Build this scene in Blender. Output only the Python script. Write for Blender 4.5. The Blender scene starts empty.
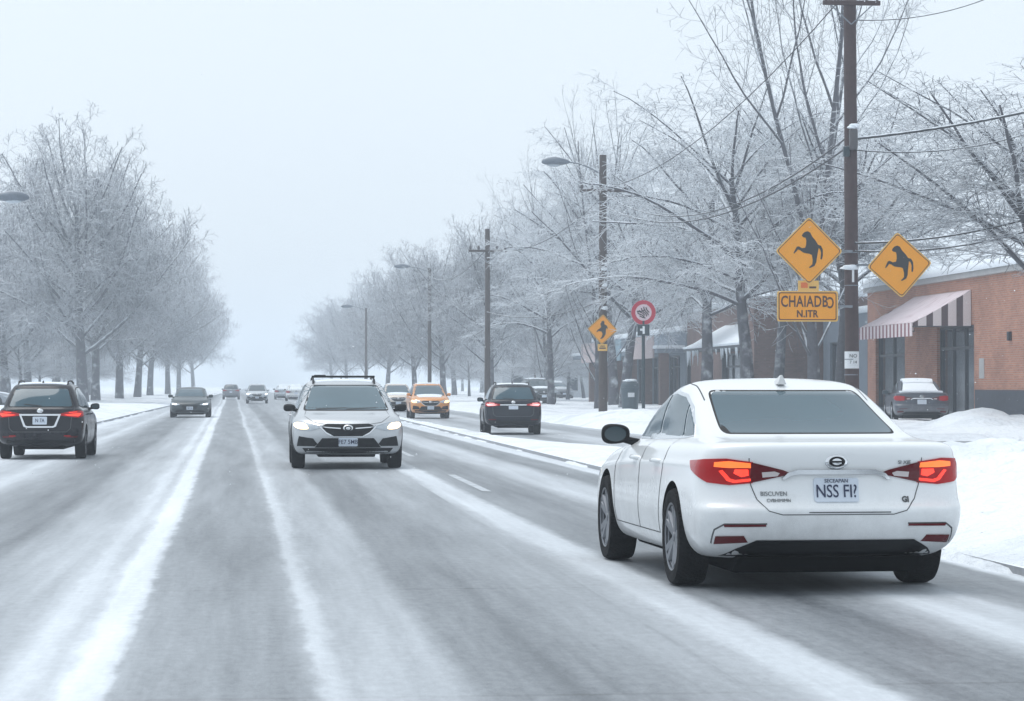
import bpy, bmesh, math, random
import numpy as np
from mathutils import Vector, Matrix
from mathutils.bvhtree import BVHTree
from mathutils.geometry import delaunay_2d_cdt

S = bpy.context.scene
COL = S.collection
R = math.radians

# ------------------------------------------------------------------ camera
F_PX, CAM_H = 2600.0, 1.42
YAW, PITCH = math.atan(254 / F_PX), math.atan(34.5 / F_PX)
cam_d = bpy.data.cameras.new("camera")
cam_d.sensor_width = 36.0
cam_d.lens = F_PX / 1024 * 36.0
cam_d.clip_start, cam_d.clip_end = 0.5, 6000
cam = bpy.data.objects.new("camera", cam_d)
COL.objects.link(cam)
cam.location = (0, 0, CAM_H)
cam.rotation_euler = (R(90) + PITCH, 0, -YAW)
S.camera = cam

# ------------------------------------------------------------------ world, sun, exposure
SUN_EL, SUN_AZ = 70.0, 300.0          # degrees; azimuth clockwise from +Y
w = bpy.data.worlds.new("World")
S.world = w
w.use_nodes = True
nt = w.node_tree
bg = nt.nodes["Background"]
sky = nt.nodes.new("ShaderNodeTexSky")
sky.sky_type = 'NISHITA'
sky.sun_disc = False
sky.sun_elevation, sky.sun_rotation = R(SUN_EL), R(SUN_AZ)
sky.air_density, sky.dust_density, sky.ozone_density = 1.0, 3.0, 1.5
hs = nt.nodes.new("ShaderNodeHueSaturation")
hs.inputs['Saturation'].default_value = 0.30
mixs = nt.nodes.new("ShaderNodeMixRGB")       # the closed cloud deck over the blue sky
mixs.inputs[0].default_value = 0.72
mixs.inputs[2].default_value = (7.6, 8.5, 9.3, 1)
nt.links.new(sky.outputs[0], hs.inputs['Color'])
nt.links.new(hs.outputs[0], mixs.inputs[1])
nt.links.new(mixs.outputs[0], bg.inputs['Color'])
bg.inputs['Strength'].default_value = 0.10
sl = bpy.data.lights.new("sun", 'SUN')
sl.energy, sl.angle, sl.color = 1.1, R(40), (1.0, 0.985, 0.965)
sun = bpy.data.objects.new("sun", sl)
COL.objects.link(sun)
sun.rotation_euler = (R(90 - SUN_EL), 0, R(180 - SUN_AZ))
S.view_settings.view_transform = 'Standard'
S.view_settings.look = 'None'
S.view_settings.gamma = 1
S.view_settings.use_curve_mapping = False
S.view_settings.exposure = 0.36
HAZE = 0.0013
S.cycles.use_denoising = True
S.cycles.volume_bounces = 2
S.cycles.max_bounces = 8
S.cycles.caustics_reflective = False
S.cycles.caustics_refractive = False

# ------------------------------------------------------------------ measuring helpers
_F = Vector((math.sin(YAW) * math.cos(PITCH), math.cos(YAW) * math.cos(PITCH), math.sin(PITCH)))
_Rt = Vector((math.cos(YAW), -math.sin(YAW), 0))
_U = _Rt.cross(_F)

def at(px, py, Y):
    d = _F + _Rt * ((px - 512) / F_PX) + _U * ((350.5 - py) / F_PX)
    return Vector((0, 0, CAM_H)) + d * (Y / d.y)

def ground_at(px, py, z=0.0):
    d = _F + _Rt * ((px - 512) / F_PX) + _U * ((350.5 - py) / F_PX)
    return Vector((0, 0, CAM_H)) + d * ((z - CAM_H) / d.z)

# ------------------------------------------------------------------ materials
def new_mat(name):
    m = bpy.data.materials.new(name)
    m.use_nodes = True
    n = m.node_tree
    return m, n, n.nodes["Principled BSDF"]

def N(n, t, **kw):
    o = n.nodes.new(t)
    for k, v in kw.items():
        setattr(o, k, v)
    return o

def mat(name, col, rough=0.6, metal=0.0, var=0.12, scale=6.0, bump=0.0, bscale=None, coat=0.0, emit=None, estr=0.0, spec=0.5):
    m, n, p = new_mat(name)
    p.inputs['Roughness'].default_value = rough
    p.inputs['Metallic'].default_value = metal
    p.inputs['Specular IOR Level'].default_value = spec
    if coat:
        p.inputs['Coat Weight'].default_value = coat
        p.inputs['Coat Roughness'].default_value = 0.06
    tc = N(n, "ShaderNodeTexCoord")
    no = N(n, "ShaderNodeTexNoise")
    no.inputs['Scale'].default_value = scale
    no.inputs['Detail'].default_value = 5
    n.links.new(tc.outputs['Object'], no.inputs['Vector'])
    mx = N(n, "ShaderNodeMixRGB")
    c = Vector(col[:3])
    mx.inputs[1].default_value = (*(c * (1 - var)), 1)
    mx.inputs[2].default_value = (*[min(1, v) for v in c * (1 + var)], 1)
    n.links.new(no.outputs['Fac'], mx.inputs[0])
    n.links.new(mx.outputs[0], p.inputs['Base Color'])
    if bump:
        nb = N(n, "ShaderNodeTexNoise")
        nb.inputs['Scale'].default_value = bscale or scale * 4
        nb.inputs['Detail'].default_value = 6
        n.links.new(tc.outputs['Object'], nb.inputs['Vector'])
        b = N(n, "ShaderNodeBump")
        b.inputs['Strength'].default_value = bump
        b.inputs['Distance'].default_value = 0.05
        n.links.new(nb.outputs['Fac'], b.inputs['Height'])
        n.links.new(b.outputs[0], p.inputs['Normal'])
    if emit:
        p.inputs['Emission Color'].default_value = (*emit, 1)
        p.inputs['Emission Strength'].default_value = estr
    return m

def snowed(name, col, rough=0.8, lo=0.15, hi=0.55, nscale=3.0, namp=0.5, snow=(.80, .85, .90), grain=None):
    """a surface that carries snow wherever it faces up"""
    m, n, p = new_mat(name)
    p.inputs['Roughness'].default_value = rough
    g = N(n, "ShaderNodeNewGeometry")
    sx = N(n, "ShaderNodeSeparateXYZ")
    n.links.new(g.outputs['Normal'], sx.inputs[0])
    no = N(n, "ShaderNodeTexNoise")
    no.inputs['Scale'].default_value = nscale
    no.inputs['Detail'].default_value = 6
    n.links.new(g.outputs['Position'], no.inputs['Vector'])
    a = N(n, "ShaderNodeMath", operation='SUBTRACT')
    n.links.new(no.outputs['Fac'], a.inputs[0]); a.inputs[1].default_value = 0.5
    b = N(n, "ShaderNodeMath", operation='MULTIPLY_ADD')
    n.links.new(a.outputs[0], b.inputs[0]); b.inputs[1].default_value = namp * 2
    n.links.new(sx.outputs['Z'], b.inputs[2])
    mr = N(n, "ShaderNodeMapRange", interpolation_type='SMOOTHSTEP')
    mr.inputs['From Min'].default_value, mr.inputs['From Max'].default_value = lo, hi
    n.links.new(b.outputs[0], mr.inputs['Value'])
    n2 = N(n, "ShaderNodeTexNoise")
    n2.inputs['Scale'].default_value = 9.0
    n2.inputs['Detail'].default_value = 5
    n.links.new(g.outputs['Position'], n2.inputs['Vector'])
    base = N(n, "ShaderNodeMixRGB")
    c = Vector(col)
    base.inputs[1].default_value = (*(c * .65), 1); base.inputs[2].default_value = (*(c * 1.4), 1)
    n.links.new(n2.outputs['Fac'], base.inputs[0])
    mx = N(n, "ShaderNodeMixRGB")
    n.links.new(mr.outputs[0], mx.inputs[0])
    n.links.new(base.outputs[0], mx.inputs[1])
    mx.inputs[2].default_value = (*snow, 1)
    n.links.new(mx.outputs[0], p.inputs['Base Color'])
    return m

# ------------------------------------------------------------------ mesh helpers
class MB:
    def __init__(s):
        s.v, s.f, s.m = [], [], []
    def add(s, vs, fs, mi=0):
        o = len(s.v)
        s.v += [tuple(v) for v in vs]
        s.f += [tuple(i + o for i in f) for f in fs]
        s.m += [mi] * len(fs)
        return s
    def box(s, c, d, rot=None, mi=0):
        hx, hy, hz = d[0] / 2, d[1] / 2, d[2] / 2
        vs = [Vector((x, y, z)) for x in (-hx, hx) for y in (-hy, hy) for z in (-hz, hz)]
        if rot is not None:
            vs = [rot @ v for v in vs]
        c = Vector(c)
        return s.add([v + c for v in vs], [(0, 1, 3, 2), (4, 6, 7, 5), (0, 4, 5, 1), (2, 3, 7, 6), (0, 2, 6, 4), (1, 5, 7, 3)], mi)
    def box2(s, a, b, mi=0):
        a, b = Vector(a), Vector(b)
        return s.box((a + b) / 2, b - a, None, mi)
    def prism(s, poly, z0, z1, M=None, mi=0):
        n = len(poly)
        vs = [Vector((x, y, z0)) for x, y in poly] + [Vector((x, y, z1)) for x, y in poly]
        if M is not None:
            vs = [M @ v for v in vs]
        fs = [tuple(range(n))[::-1], tuple(range(n, 2 * n))] + [(i, (i + 1) % n, (i + 1) % n + n, i + n) for i in range(n)]
        return s.add(vs, fs, mi)
    def tube(s, pts, rad, sides=8, cap=True, mi=0):
        pts = [Vector(p) for p in pts]
        n = len(pts)
        if not hasattr(rad, '__len__'):
            rad = [rad] * n
        vs, fs = [], []
        for i, p in enumerate(pts):
            t = (pts[min(i + 1, n - 1)] - pts[max(i - 1, 0)]).normalized()
            up = Vector((0, 0, 1)) if abs(t.z) < 0.95 else Vector((1, 0, 0))
            a = t.cross(up).normalized(); b = a.cross(t)
            for k in range(sides):
                th = 2 * math.pi * k / sides
                vs.append(p + (a * math.cos(th) + b * math.sin(th)) * rad[i])
        for i in range(n - 1):
            for k in range(sides):
                k2 = (k + 1) % sides
                fs.append((i * sides + k, i * sides + k2, (i + 1) * sides + k2, (i + 1) * sides + k))
        if cap:
            fs.append(tuple(range(sides))[::-1]); fs.append(tuple((n - 1) * sides + k for k in range(sides)))
        return s.add(vs, fs, mi)
    def lathe(s, prof, axis='Z', seg=24, c=(0, 0, 0), mi=0, closed=False):
        vs, fs = [], []
        n = len(prof)
        for k in range(seg):
            th = 2 * math.pi * k / seg
            for r, h in prof:
                a, b = r * math.cos(th), r * math.sin(th)
                v = {'Z': (a, b, h), 'X': (h, a, b), 'Y': (b, h, a)}[axis]
                vs.append((v[0] + c[0], v[1] + c[1], v[2] + c[2]))
        for k in range(seg):
            k2 = (k + 1) % seg
            for i in range(n if closed else n - 1):
                j = (i + 1) % n
                fs.append((k * n + i, k * n + j, k2 * n + j, k2 * n + i))
        return s.add(vs, fs, mi)
    def build(s, name, mats, parent=None, smooth=None, bevel=0.0, fix=True):
        me = bpy.data.meshes.new(name)
        me.from_pydata(s.v, [], s.f)
        if not isinstance(mats, (list, tuple)):
            mats = [mats]
        for m in mats:
            me.materials.append(m)
        me.polygons.foreach_set('material_index', s.m)
        if fix or bevel:
            bm = bmesh.new(); bm.from_mesh(me)
            bmesh.ops.recalc_face_normals(bm, faces=bm.faces)
            if bevel:
                es = [e for e in bm.edges if len(e.link_faces) == 2 and e.calc_face_angle(0) > 0.5]
                bmesh.ops.bevel(bm, geom=es, offset=bevel, segments=2, affect='EDGES', clamp_overlap=True, profile=0.6)
            bm.to_mesh(me); bm.free()
        return link(name, me, parent, smooth)

def link(name, me, parent=None, smooth=None):
    if smooth is not None:
        me.polygons.foreach_set('use_smooth', [True] * len(me.polygons))
        me.set_sharp_from_angle(angle=R(smooth))
    o = bpy.data.objects.new(name, me)
    COL.objects.link(o)
    if parent is not None:
        o.parent = parent
    return o

def tag(o, label=None, cat=None, group=None, kind=None):
    if label: o['label'] = label
    if cat: o['category'] = cat
    if group: o['group'] = group
    if kind: o['kind'] = kind
    return o

def thing(name, label, cat, loc=(0, 0, 0), rz=0.0, group=None):
    o = bpy.data.objects.new(name, None)
    COL.objects.link(o)
    o.empty_display_size = 0.2
    o.location = loc; o.rotation_euler = (0, 0, rz)
    return tag(o, label, cat, group)

def copy_thing(root, loc, rz, scale=1.0, label=None, group=None):
    c = root.copy(); COL.objects.link(c)
    c.location = loc; c.rotation_euler = (0, 0, rz); c.scale = (scale,) * 3 if not hasattr(scale, '__len__') else scale
    if label: c['label'] = label
    if group: c['group'] = group
    for ch in list(root.children):
        k = ch.copy(); COL.objects.link(k); k.parent = c
        for g in list(ch.children):
            q = g.copy(); COL.objects.link(q); q.parent = k
    return c

def text_mesh(body, size=1.0, spacing=1.0, bold=0.0):
    cu = bpy.data.curves.new("lettering", 'FONT')
    cu.body = body; cu.size = size; cu.align_x = 'CENTER'; cu.align_y = 'CENTER'
    cu.space_character = spacing; cu.offset = bold; cu.extrude = 0.002; cu.resolution_u = 3
    o = bpy.data.objects.new("lettering", cu); COL.objects.link(o)
    dg = bpy.context.evaluated_depsgraph_get()
    me = bpy.data.meshes.new_from_object(o.evaluated_get(dg))
    bpy.data.objects.remove(o); bpy.data.curves.remove(cu)
    return me

def hash2(x, y, s=0):
    v = np.sin(x * 127.1 + y * 311.7 + s * 74.7) * 43758.5453
    return v - np.floor(v)

def vnoise(x, y, s=0):
    x = np.asarray(x, float); y = np.asarray(y, float)
    xi, yi = np.floor(x), np.floor(y)
    fx, fy = x - xi, y - yi
    fx = fx * fx * (3 - 2 * fx); fy = fy * fy * (3 - 2 * fy)
    a, b = hash2(xi, yi, s), hash2(xi + 1, yi, s)
    c, d = hash2(xi, yi + 1, s), hash2(xi + 1, yi + 1, s)
    return (a * (1 - fx) + b * fx) * (1 - fy) + (c * (1 - fx) + d * fx) * fy - 0.5

def fbm(x, y, s=0, o=4):
    r, a = 0, 1.0
    for i in range(o):
        r = r + a * vnoise(x * 2 ** i, y * 2 ** i, s + i); a *= 0.5
    return r
# ================================================================== ground, roads
def snow_mat():
    m, n, p = new_mat("snow")
    p.inputs['Roughness'].default_value = 0.75
    p.inputs['Specular IOR Level'].default_value = 0.25
    g = N(n, "ShaderNodeNewGeometry")
    no = N(n, "ShaderNodeTexNoise"); no.inputs['Scale'].default_value = 0.6; no.inputs['Detail'].default_value = 8
    n.links.new(g.outputs['Position'], no.inputs['Vector'])
    cr = N(n, "ShaderNodeValToRGB")
    cr.color_ramp.elements[0].position, cr.color_ramp.elements[0].color = 0.28, (.66, .70, .75, 1)
    cr.color_ramp.elements[1].position, cr.color_ramp.elements[1].color = 0.52, (.84, .88, .92, 1)
    n.links.new(no.outputs['Fac'], cr.inputs[0])
    # specks of grit thrown up by the plough
    n3 = N(n, "ShaderNodeTexNoise"); n3.inputs['Scale'].default_value = 7.0; n3.inputs['Detail'].default_value = 3
    n.links.new(g.outputs['Position'], n3.inputs['Vector'])
    c3 = N(n, "ShaderNodeValToRGB")
    c3.color_ramp.elements[0].position, c3.color_ramp.elements[0].color = 0.24, (.45, .45, .46, 1)
    c3.color_ramp.elements[1].position, c3.color_ramp.elements[1].color = 0.31, (1, 1, 1, 1)
    n.links.new(n3.outputs['Fac'], c3.inputs[0])
    mx = N(n, "ShaderNodeMixRGB", blend_type='MULTIPLY'); mx.inputs[0].default_value = 0.7
    n.links.new(cr.outputs[0], mx.inputs[1]); n.links.new(c3.outputs[0], mx.inputs[2])
    n.links.new(mx.outputs[0], p.inputs['Base Color'])
    nb = N(n, "ShaderNodeTexNoise"); nb.inputs['Scale'].default_value = 5.0; nb.inputs['Detail'].default_value = 8
    n.links.new(g.outputs['Position'], nb.inputs['Vector'])
    b = N(n, "ShaderNodeBump"); b.inputs['Strength'].default_value = 0.8; b.inputs['Distance'].default_value = 0.18
    n.links.new(nb.outputs['Fac'], b.inputs['Height']); n.links.new(b.outputs[0], p.inputs['Normal'])
    return m
M_SNOW = snow_mat()

def road_mat(name, stops, x0, x1, drift, seed, base=.40, joints=True, contrast=1.0):
    """worn asphalt under lanes of packed and powdered snow; stops = (across, how much snow)"""
    m, n, p = new_mat(name)
    L = n.links.new
    tc = N(n, "ShaderNodeNewGeometry")
    sx = N(n, "ShaderNodeSeparateXYZ"); L(tc.outputs['Position'], sx.inputs[0])
    # slow sideways wander of the tracks
    mp = N(n, "ShaderNodeMapping"); mp.inputs['Scale'].default_value = (0.05, 0.035, 1); mp.inputs['Location'].default_value = (seed, seed * 2, 0)
    L(tc.outputs['Position'], mp.inputs[0])
    wn = N(n, "ShaderNodeTexNoise"); wn.inputs['Scale'].default_value = 1.0; wn.inputs['Detail'].default_value = 2
    L(mp.outputs[0], wn.inputs['Vector'])
    w1 = N(n, "ShaderNodeMath", operation='MULTIPLY_ADD'); L(wn.outputs['Fac'], w1.inputs[0]); w1.inputs[1].default_value = 0.25; w1.inputs[2].default_value = -0.125
    # ragged edges: noise drawn out along the road
    mp2 = N(n, "ShaderNodeMapping"); mp2.inputs['Scale'].default_value = (5, 1.3, 1); mp2.inputs['Location'].default_value = (seed, 0, 0)
    L(tc.outputs['Position'], mp2.inputs[0])
    rn = N(n, "ShaderNodeTexNoise"); rn.inputs['Scale'].default_value = 1.0; rn.inputs['Detail'].default_value = 6; rn.inputs['Roughness'].default_value = .62
    L(mp2.outputs[0], rn.inputs['Vector'])
    w2 = N(n, "ShaderNodeMath", operation='MULTIPLY_ADD'); L(rn.outputs['Fac'], w2.inputs[0]); w2.inputs[1].default_value = 0.16; w2.inputs[2].default_value = -0.08
    dr = N(n, "ShaderNodeMath", operation='MULTIPLY_ADD'); L(sx.outputs['Y'], dr.inputs[0]); dr.inputs[1].default_value = drift; L(sx.outputs['X'], dr.inputs[2])
    a1 = N(n, "ShaderNodeMath", operation='ADD'); L(dr.outputs[0], a1.inputs[0]); L(w1.outputs[0], a1.inputs[1])
    a2 = N(n, "ShaderNodeMath", operation='ADD'); L(a1.outputs[0], a2.inputs[0]); L(w2.outputs[0], a2.inputs[1])
    mr = N(n, "ShaderNodeMapRange"); mr.inputs['From Min'].default_value = x0; mr.inputs['From Max'].default_value = x1
    L(a2.outputs[0], mr.inputs['Value'])
    cr = N(n, "ShaderNodeValToRGB"); cr.color_ramp.interpolation = 'LINEAR'
    els = cr.color_ramp.elements
    while len(els) < len(stops):
        els.new(0.5)
    for e, (x, v) in zip(els, stops):
        e.position = (x - x0) / (x1 - x0); e.color = (v, v, v, 1)
    L(mr.outputs[0], cr.inputs[0])
    # patchiness
    mp3 = N(n, "ShaderNodeMapping"); mp3.inputs['Scale'].default_value = (2.6, .11, 1); mp3.inputs['Location'].default_value = (seed * 3, 0, 0)
    L(tc.outputs['Position'], mp3.inputs[0])
    pn = N(n, "ShaderNodeTexNoise"); pn.inputs['Scale'].default_value = 1.0; pn.inputs['Detail'].default_value = 9; pn.inputs['Roughness'].default_value = .66
    L(mp3.outputs[0], pn.inputs['Vector'])
    mp4 = N(n, "ShaderNodeMapping"); mp4.inputs['Scale'].default_value = (16, 7, 1)
    L(tc.outputs['Position'], mp4.inputs[0])
    fn = N(n, "ShaderNodeTexNoise"); fn.inputs['Scale'].default_value = 1.0; fn.inputs['Detail'].default_value = 10; fn.inputs['Roughness'].default_value = .64
    L(mp4.outputs[0], fn.inputs['Vector'])
    s1 = N(n, "ShaderNodeMath", operation='MULTIPLY_ADD'); L(pn.outputs['Fac'], s1.inputs[0]); s1.inputs[1].default_value = .72 * contrast; s1.inputs[2].default_value = -.36 * contrast
    s2 = N(n, "ShaderNodeMath", operation='MULTIPLY_ADD'); L(fn.outputs['Fac'], s2.inputs[0]); s2.inputs[1].default_value = .36; s2.inputs[2].default_value = -.18
    s3 = N(n, "ShaderNodeMath", operation='ADD'); L(s1.outputs[0], s3.inputs[0]); L(s2.outputs[0], s3.inputs[1])
    # noise bites only where snow is partial
    cov = N(n, "ShaderNodeMath", operation='ADD', use_clamp=True); L(cr.outputs[0], cov.inputs[0]); L(s3.outputs[0], cov.inputs[1])
    asp = N(n, "ShaderNodeTexNoise"); asp.inputs['Scale'].default_value = 55; asp.inputs['Detail'].default_value = 4
    L(tc.outputs['Position'], asp.inputs['Vector'])
    ac = N(n, "ShaderNodeValToRGB")
    ac.color_ramp.elements[0].position, ac.color_ramp.elements[0].color = .3, (base * .15, base * .172, base * .196, 1)
    ac.color_ramp.elements[1].position, ac.color_ramp.elements[1].color = .7, (base * .285, base * .322, base * .362, 1)
    L(asp.outputs['Fac'], ac.inputs[0])
    out = ac.outputs[0]
    if joints:    # sawn joints and sealed cracks across the slabs
        jn = N(n, "ShaderNodeMath", operation='MULTIPLY_ADD'); L(wn.outputs['Fac'], jn.inputs[0]); jn.inputs[1].default_value = .9; L(sx.outputs['Y'], jn.inputs[2])
        md = N(n, "ShaderNodeMath", operation='PINGPONG'); L(jn.outputs[0], md.inputs[0]); md.inputs[1].default_value = 3.1
        lt = N(n, "ShaderNodeMapRange"); L(md.outputs[0], lt.inputs['Value']); lt.inputs['From Min'].default_value = .015; lt.inputs['From Max'].default_value = .05
        lt.inputs['To Min'].default_value = .55; lt.inputs['To Max'].default_value = 1.0
        jm = N(n, "ShaderNodeMixRGB", blend_type='MULTIPLY'); jm.inputs[0].default_value = 1
        L(ac.outputs[0], jm.inputs[1]); L(lt.outputs[0], jm.inputs[2]); out = jm.outputs[0]
    mx = N(n, "ShaderNodeMixRGB"); L(cov.outputs[0], mx.inputs[0]); L(out, mx.inputs[1]); mx.inputs[2].default_value = (.78, .83, .88, 1)
    L(mx.outputs[0], p.inputs['Base Color'])
    rr = N(n, "ShaderNodeMapRange"); L(cov.outputs[0], rr.inputs['Value']); rr.inputs['To Min'].default_value = .42; rr.inputs['To Max'].default_value = .8
    L(rr.outputs[0], p.inputs['Roughness'])
    hb = N(n, "ShaderNodeMath", operation='MULTIPLY_ADD'); L(cov.outputs[0], hb.inputs[0]); hb.inputs[1].default_value = .6; L(asp.outputs['Fac'], hb.inputs[2])
    b = N(n, "ShaderNodeBump"); b.inputs['Strength'].default_value = .35; b.inputs['Distance'].default_value = .012
    L(hb.outputs[0], b.inputs['Height']); L(b.outputs[0], p.inputs['Normal'])
    return m

X_L, X_R = -5.75, 5.6            # kerbs of the main road
_yk = np.array([5.0, 6.25, 6.5, 7.2, 8.2, 9.5, 11.4, 14.0, 30.0, 400.0])
_yv = np.array([300.0, 90.0, 70.0, 64.0, 58.0, 50.0, 40.5, 38.0, 36.0, 36.0])

def road_depth(x, y):
    """how far inside the carriageways a point lies (negative = on the verge)"""
    d1 = np.minimum(x - X_L, X_R - x)
    near = (y - np.interp(x, _yk, _yv)) * 0.22
    far = np.maximum(10.9 - x, (65.0 - y) * .8)
    d2 = np.minimum(np.minimum(x - 6.2, near), far)
    return np.maximum(d1, d2)

BUMPS = [(20.0, 71, 1.15, 3, .40), (22.6, 72, 1.6, 3, .36), (25.5, 73, 1.6, 3, .4), (9.6, 31.0, 1.3, 4.6, .36), (11.6, 29.5, 1.6, 3.2, .30),
         (8.3, 36.5, 1.2, 4.5, .22), (8.0, 26, 1.4, 3.5, .30), (6.9, 23, .9, 2.4, .10), (-8.6, 120, 1.6, 12, .35), (-7.4, 70, .8, 18, .18), (13.2, 92, 1.4, 7, .3), (12.4, 120, 1.2, 9, .3)]

def height(x, y):
    d = road_depth(x, y) + 0.16 * fbm(x * .9, y * .5, 3)
    t = np.clip(-d, 0, None)
    h = -0.06 + np.where(d < 0, 0.06 + 0.13 * (1 - np.exp(-t / .22)) + 0.10 * (1 - np.exp(-t / 1.6)), 0)
    lump = np.clip(t / .8, 0, 1) * (0.10 * fbm(x * .55, y * .35, 11) + .05 * fbm(x * 1.8, y * 1.3, 5))
    strip = np.clip((x - 5.0) / .5, 0, 1) * np.clip((11.5 - x) / .6, 0, 1) * np.clip((y - 40) / 15, 0, 1)
    h = np.where(h > -.05, (h + lump) * (1 - .62 * strip), h)
    h = h + np.where(t > 0, np.clip(t / .5, 0, 1) * np.clip((60 - y) / 10, 0, 1) * np.clip((x - 5) / .5, 0, 1) * (.10 * fbm(x * 1.1, y * .8, 21) + .07 * fbm(x * 3.1, y * 2.2, 22, 3)), 0)
    for bx, by, sx_, sy_, a in BUMPS:
        h = h + a * (1 + .9 * fbm(x * 1.3, y * 1.1, 31, 3)) * np.exp(-((x - bx) / sx_) ** 2 - ((y - by) / sy_) ** 2) * np.clip(t / .6, 0, 1)
    return h

def gh(x, y):
    return float(height(np.array([float(x)]), np.array([float(y)]))[0])

def grid_mesh(name, xs, ys, zf, m):
    X, Y = np.meshgrid(xs, ys)
    Z = zf(X, Y)
    v = np.stack([X, Y, Z], -1).reshape(-1, 3)
    nx, ny = len(xs), len(ys)
    i = np.arange(nx * ny).reshape(ny, nx)
    f = np.stack([i[:-1, :-1], i[:-1, 1:], i[1:, 1:], i[1:, :-1]], -1).reshape(-1, 4)
    me = bpy.data.meshes.new(name)
    me.from_pydata(v.tolist(), [], f.tolist()); me.materials.append(m)
    me.polygons.foreach_set('use_smooth', [True] * len(me.polygons))
    o = bpy.data.objects.new(name, me); COL.objects.link(o)
    return o

def spaced(*segs):
    out = [np.arange(a, b, s) for a, b, s in segs]
    return np.concatenate(out + [[segs[-1][1]]])

xs = spaced((-260, -60, 20), (-60, -14, 3), (-14, -8, .6), (-8, -4.8, .1), (-4.8, 4.8, 1.2), (4.8, 12.5, .1), (12.5, 24, .3), (24, 60, 4), (60, 260, 25))
ys = spaced((-40, 8, 6), (8, 48, .22), (48, 100, .4), (100, 200, 2), (200, 500, 10), (500, 1400, 60))
tag(grid_mesh("snowy_ground", xs, ys, height, M_SNOW), kind='structure')

stops = [(-6.0, .9), (-5.3, .80), (-4.95, .58), (-4.6, .85), (-4.1, .60), (-3.65, .46), (-3.35, .66), (-2.95, .34), (-2.6, .12), (-1.95, .10), (-1.75, .30), (-1.45, .42),
         (-1.22, .46), (-1.10, .56), (-1.02, .74), (-.94, .72), (-.87, .54), (-.81, .60), (-.75, .86), (-.58, .84), (-.51, .28), (-.1, .17), (.30, .20), (.41, .30), (.47, .66), (.53, .58), (.62, .36),
         (1.08, .40), (1.22, .12), (1.65, .06), (1.85, .22), (2.6, .30)]
stops2 = [(2.2, .26), (2.5, .34), (2.64, .66), (2.88, .64), (3.0, .18), (3.7, .09), (4.0, .26), (4.25, .56), (4.75, .50), (5.0, .14), (5.5, .18), (5.62, .75)]
# two lanes of tracks: the ramp node holds 32 stops, so the road is laid as two strips side by side
M_ROAD = road_mat("asphalt_with_snow", stops, -6.0, 5.9, .010, 3.7)
M_ROAD2 = road_mat("asphalt_with_tracks", stops2, 2.2, 5.9, .006, 8.1)
M_SIDE = road_mat("side_road_surface", [(5, .5), (7, .45), (7.6, .2), (8.3, .45), (9, .55), (9.5, .25), (10.2, .3), (11, .6), (30, .5)], 5, 30, 0, 5.2, joints=False)
yr = spaced((-30, 1300, 10))
flat = lambda X, Y: X * 0
tag(grid_mesh("road", np.array([X_L - .6, 0, 2.3]), yr, flat, M_ROAD), kind='structure')
tag(grid_mesh("road_near_lane", np.array([2.3, 4, X_R + .25]), yr, flat, M_ROAD2), kind='structure')
tag(grid_mesh("service_road", np.array([6.2, 8, 11.4]), spaced((58, 1300, 10)), lambda X, Y: X * 0 - .004, M_SIDE), kind='structure')
M_CROSS = mat("cross_street_surface", (.30, .32, .345), .6, var=.45, scale=.55, bump=.3, bscale=9)
tag(grid_mesh("cross_street", spaced((6.2, 70, 8)), spaced((33, 67, 4)), lambda X, Y: X * 0 - .008, M_CROSS), kind='structure')

# kerbs that show through the ploughed edge
M_KERB = snowed("kerb_stone", (.34, .35, .37), lo=.2, hi=.9, namp=.4)
k = MB()
for y0 in np.arange(5, 420, 3.0):
    k.box2((X_R + .05, y0, -.02), (X_R + .18, y0 + 2.98, .062))
tag(k.build("kerb", M_KERB), kind='structure')
k = MB()
for y0 in np.arange(60, 420, 3.0):
    k.box2((X_L - .2, y0, -.02), (X_L - .03, y0 + 2.98, .085))
tag(k.build("kerb", M_KERB), kind='structure')

# painted lane dashes half buried in snow
M_PAINT = mat("worn_white_paint", (.44, .47, .50), .6, var=.45, scale=2.2)
mk = MB()
for y0 in [34.5 + 17 * i for i in range(18)]:
    mk.add([(2.98, y0, .004), (3.10, y0, .004), (3.10, y0 + 6.5, .004), (2.98, y0 + 6.5, .004)], [(0, 1, 2, 3)])
tag(mk.build("lane_marking", M_PAINT), kind='structure')
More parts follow.
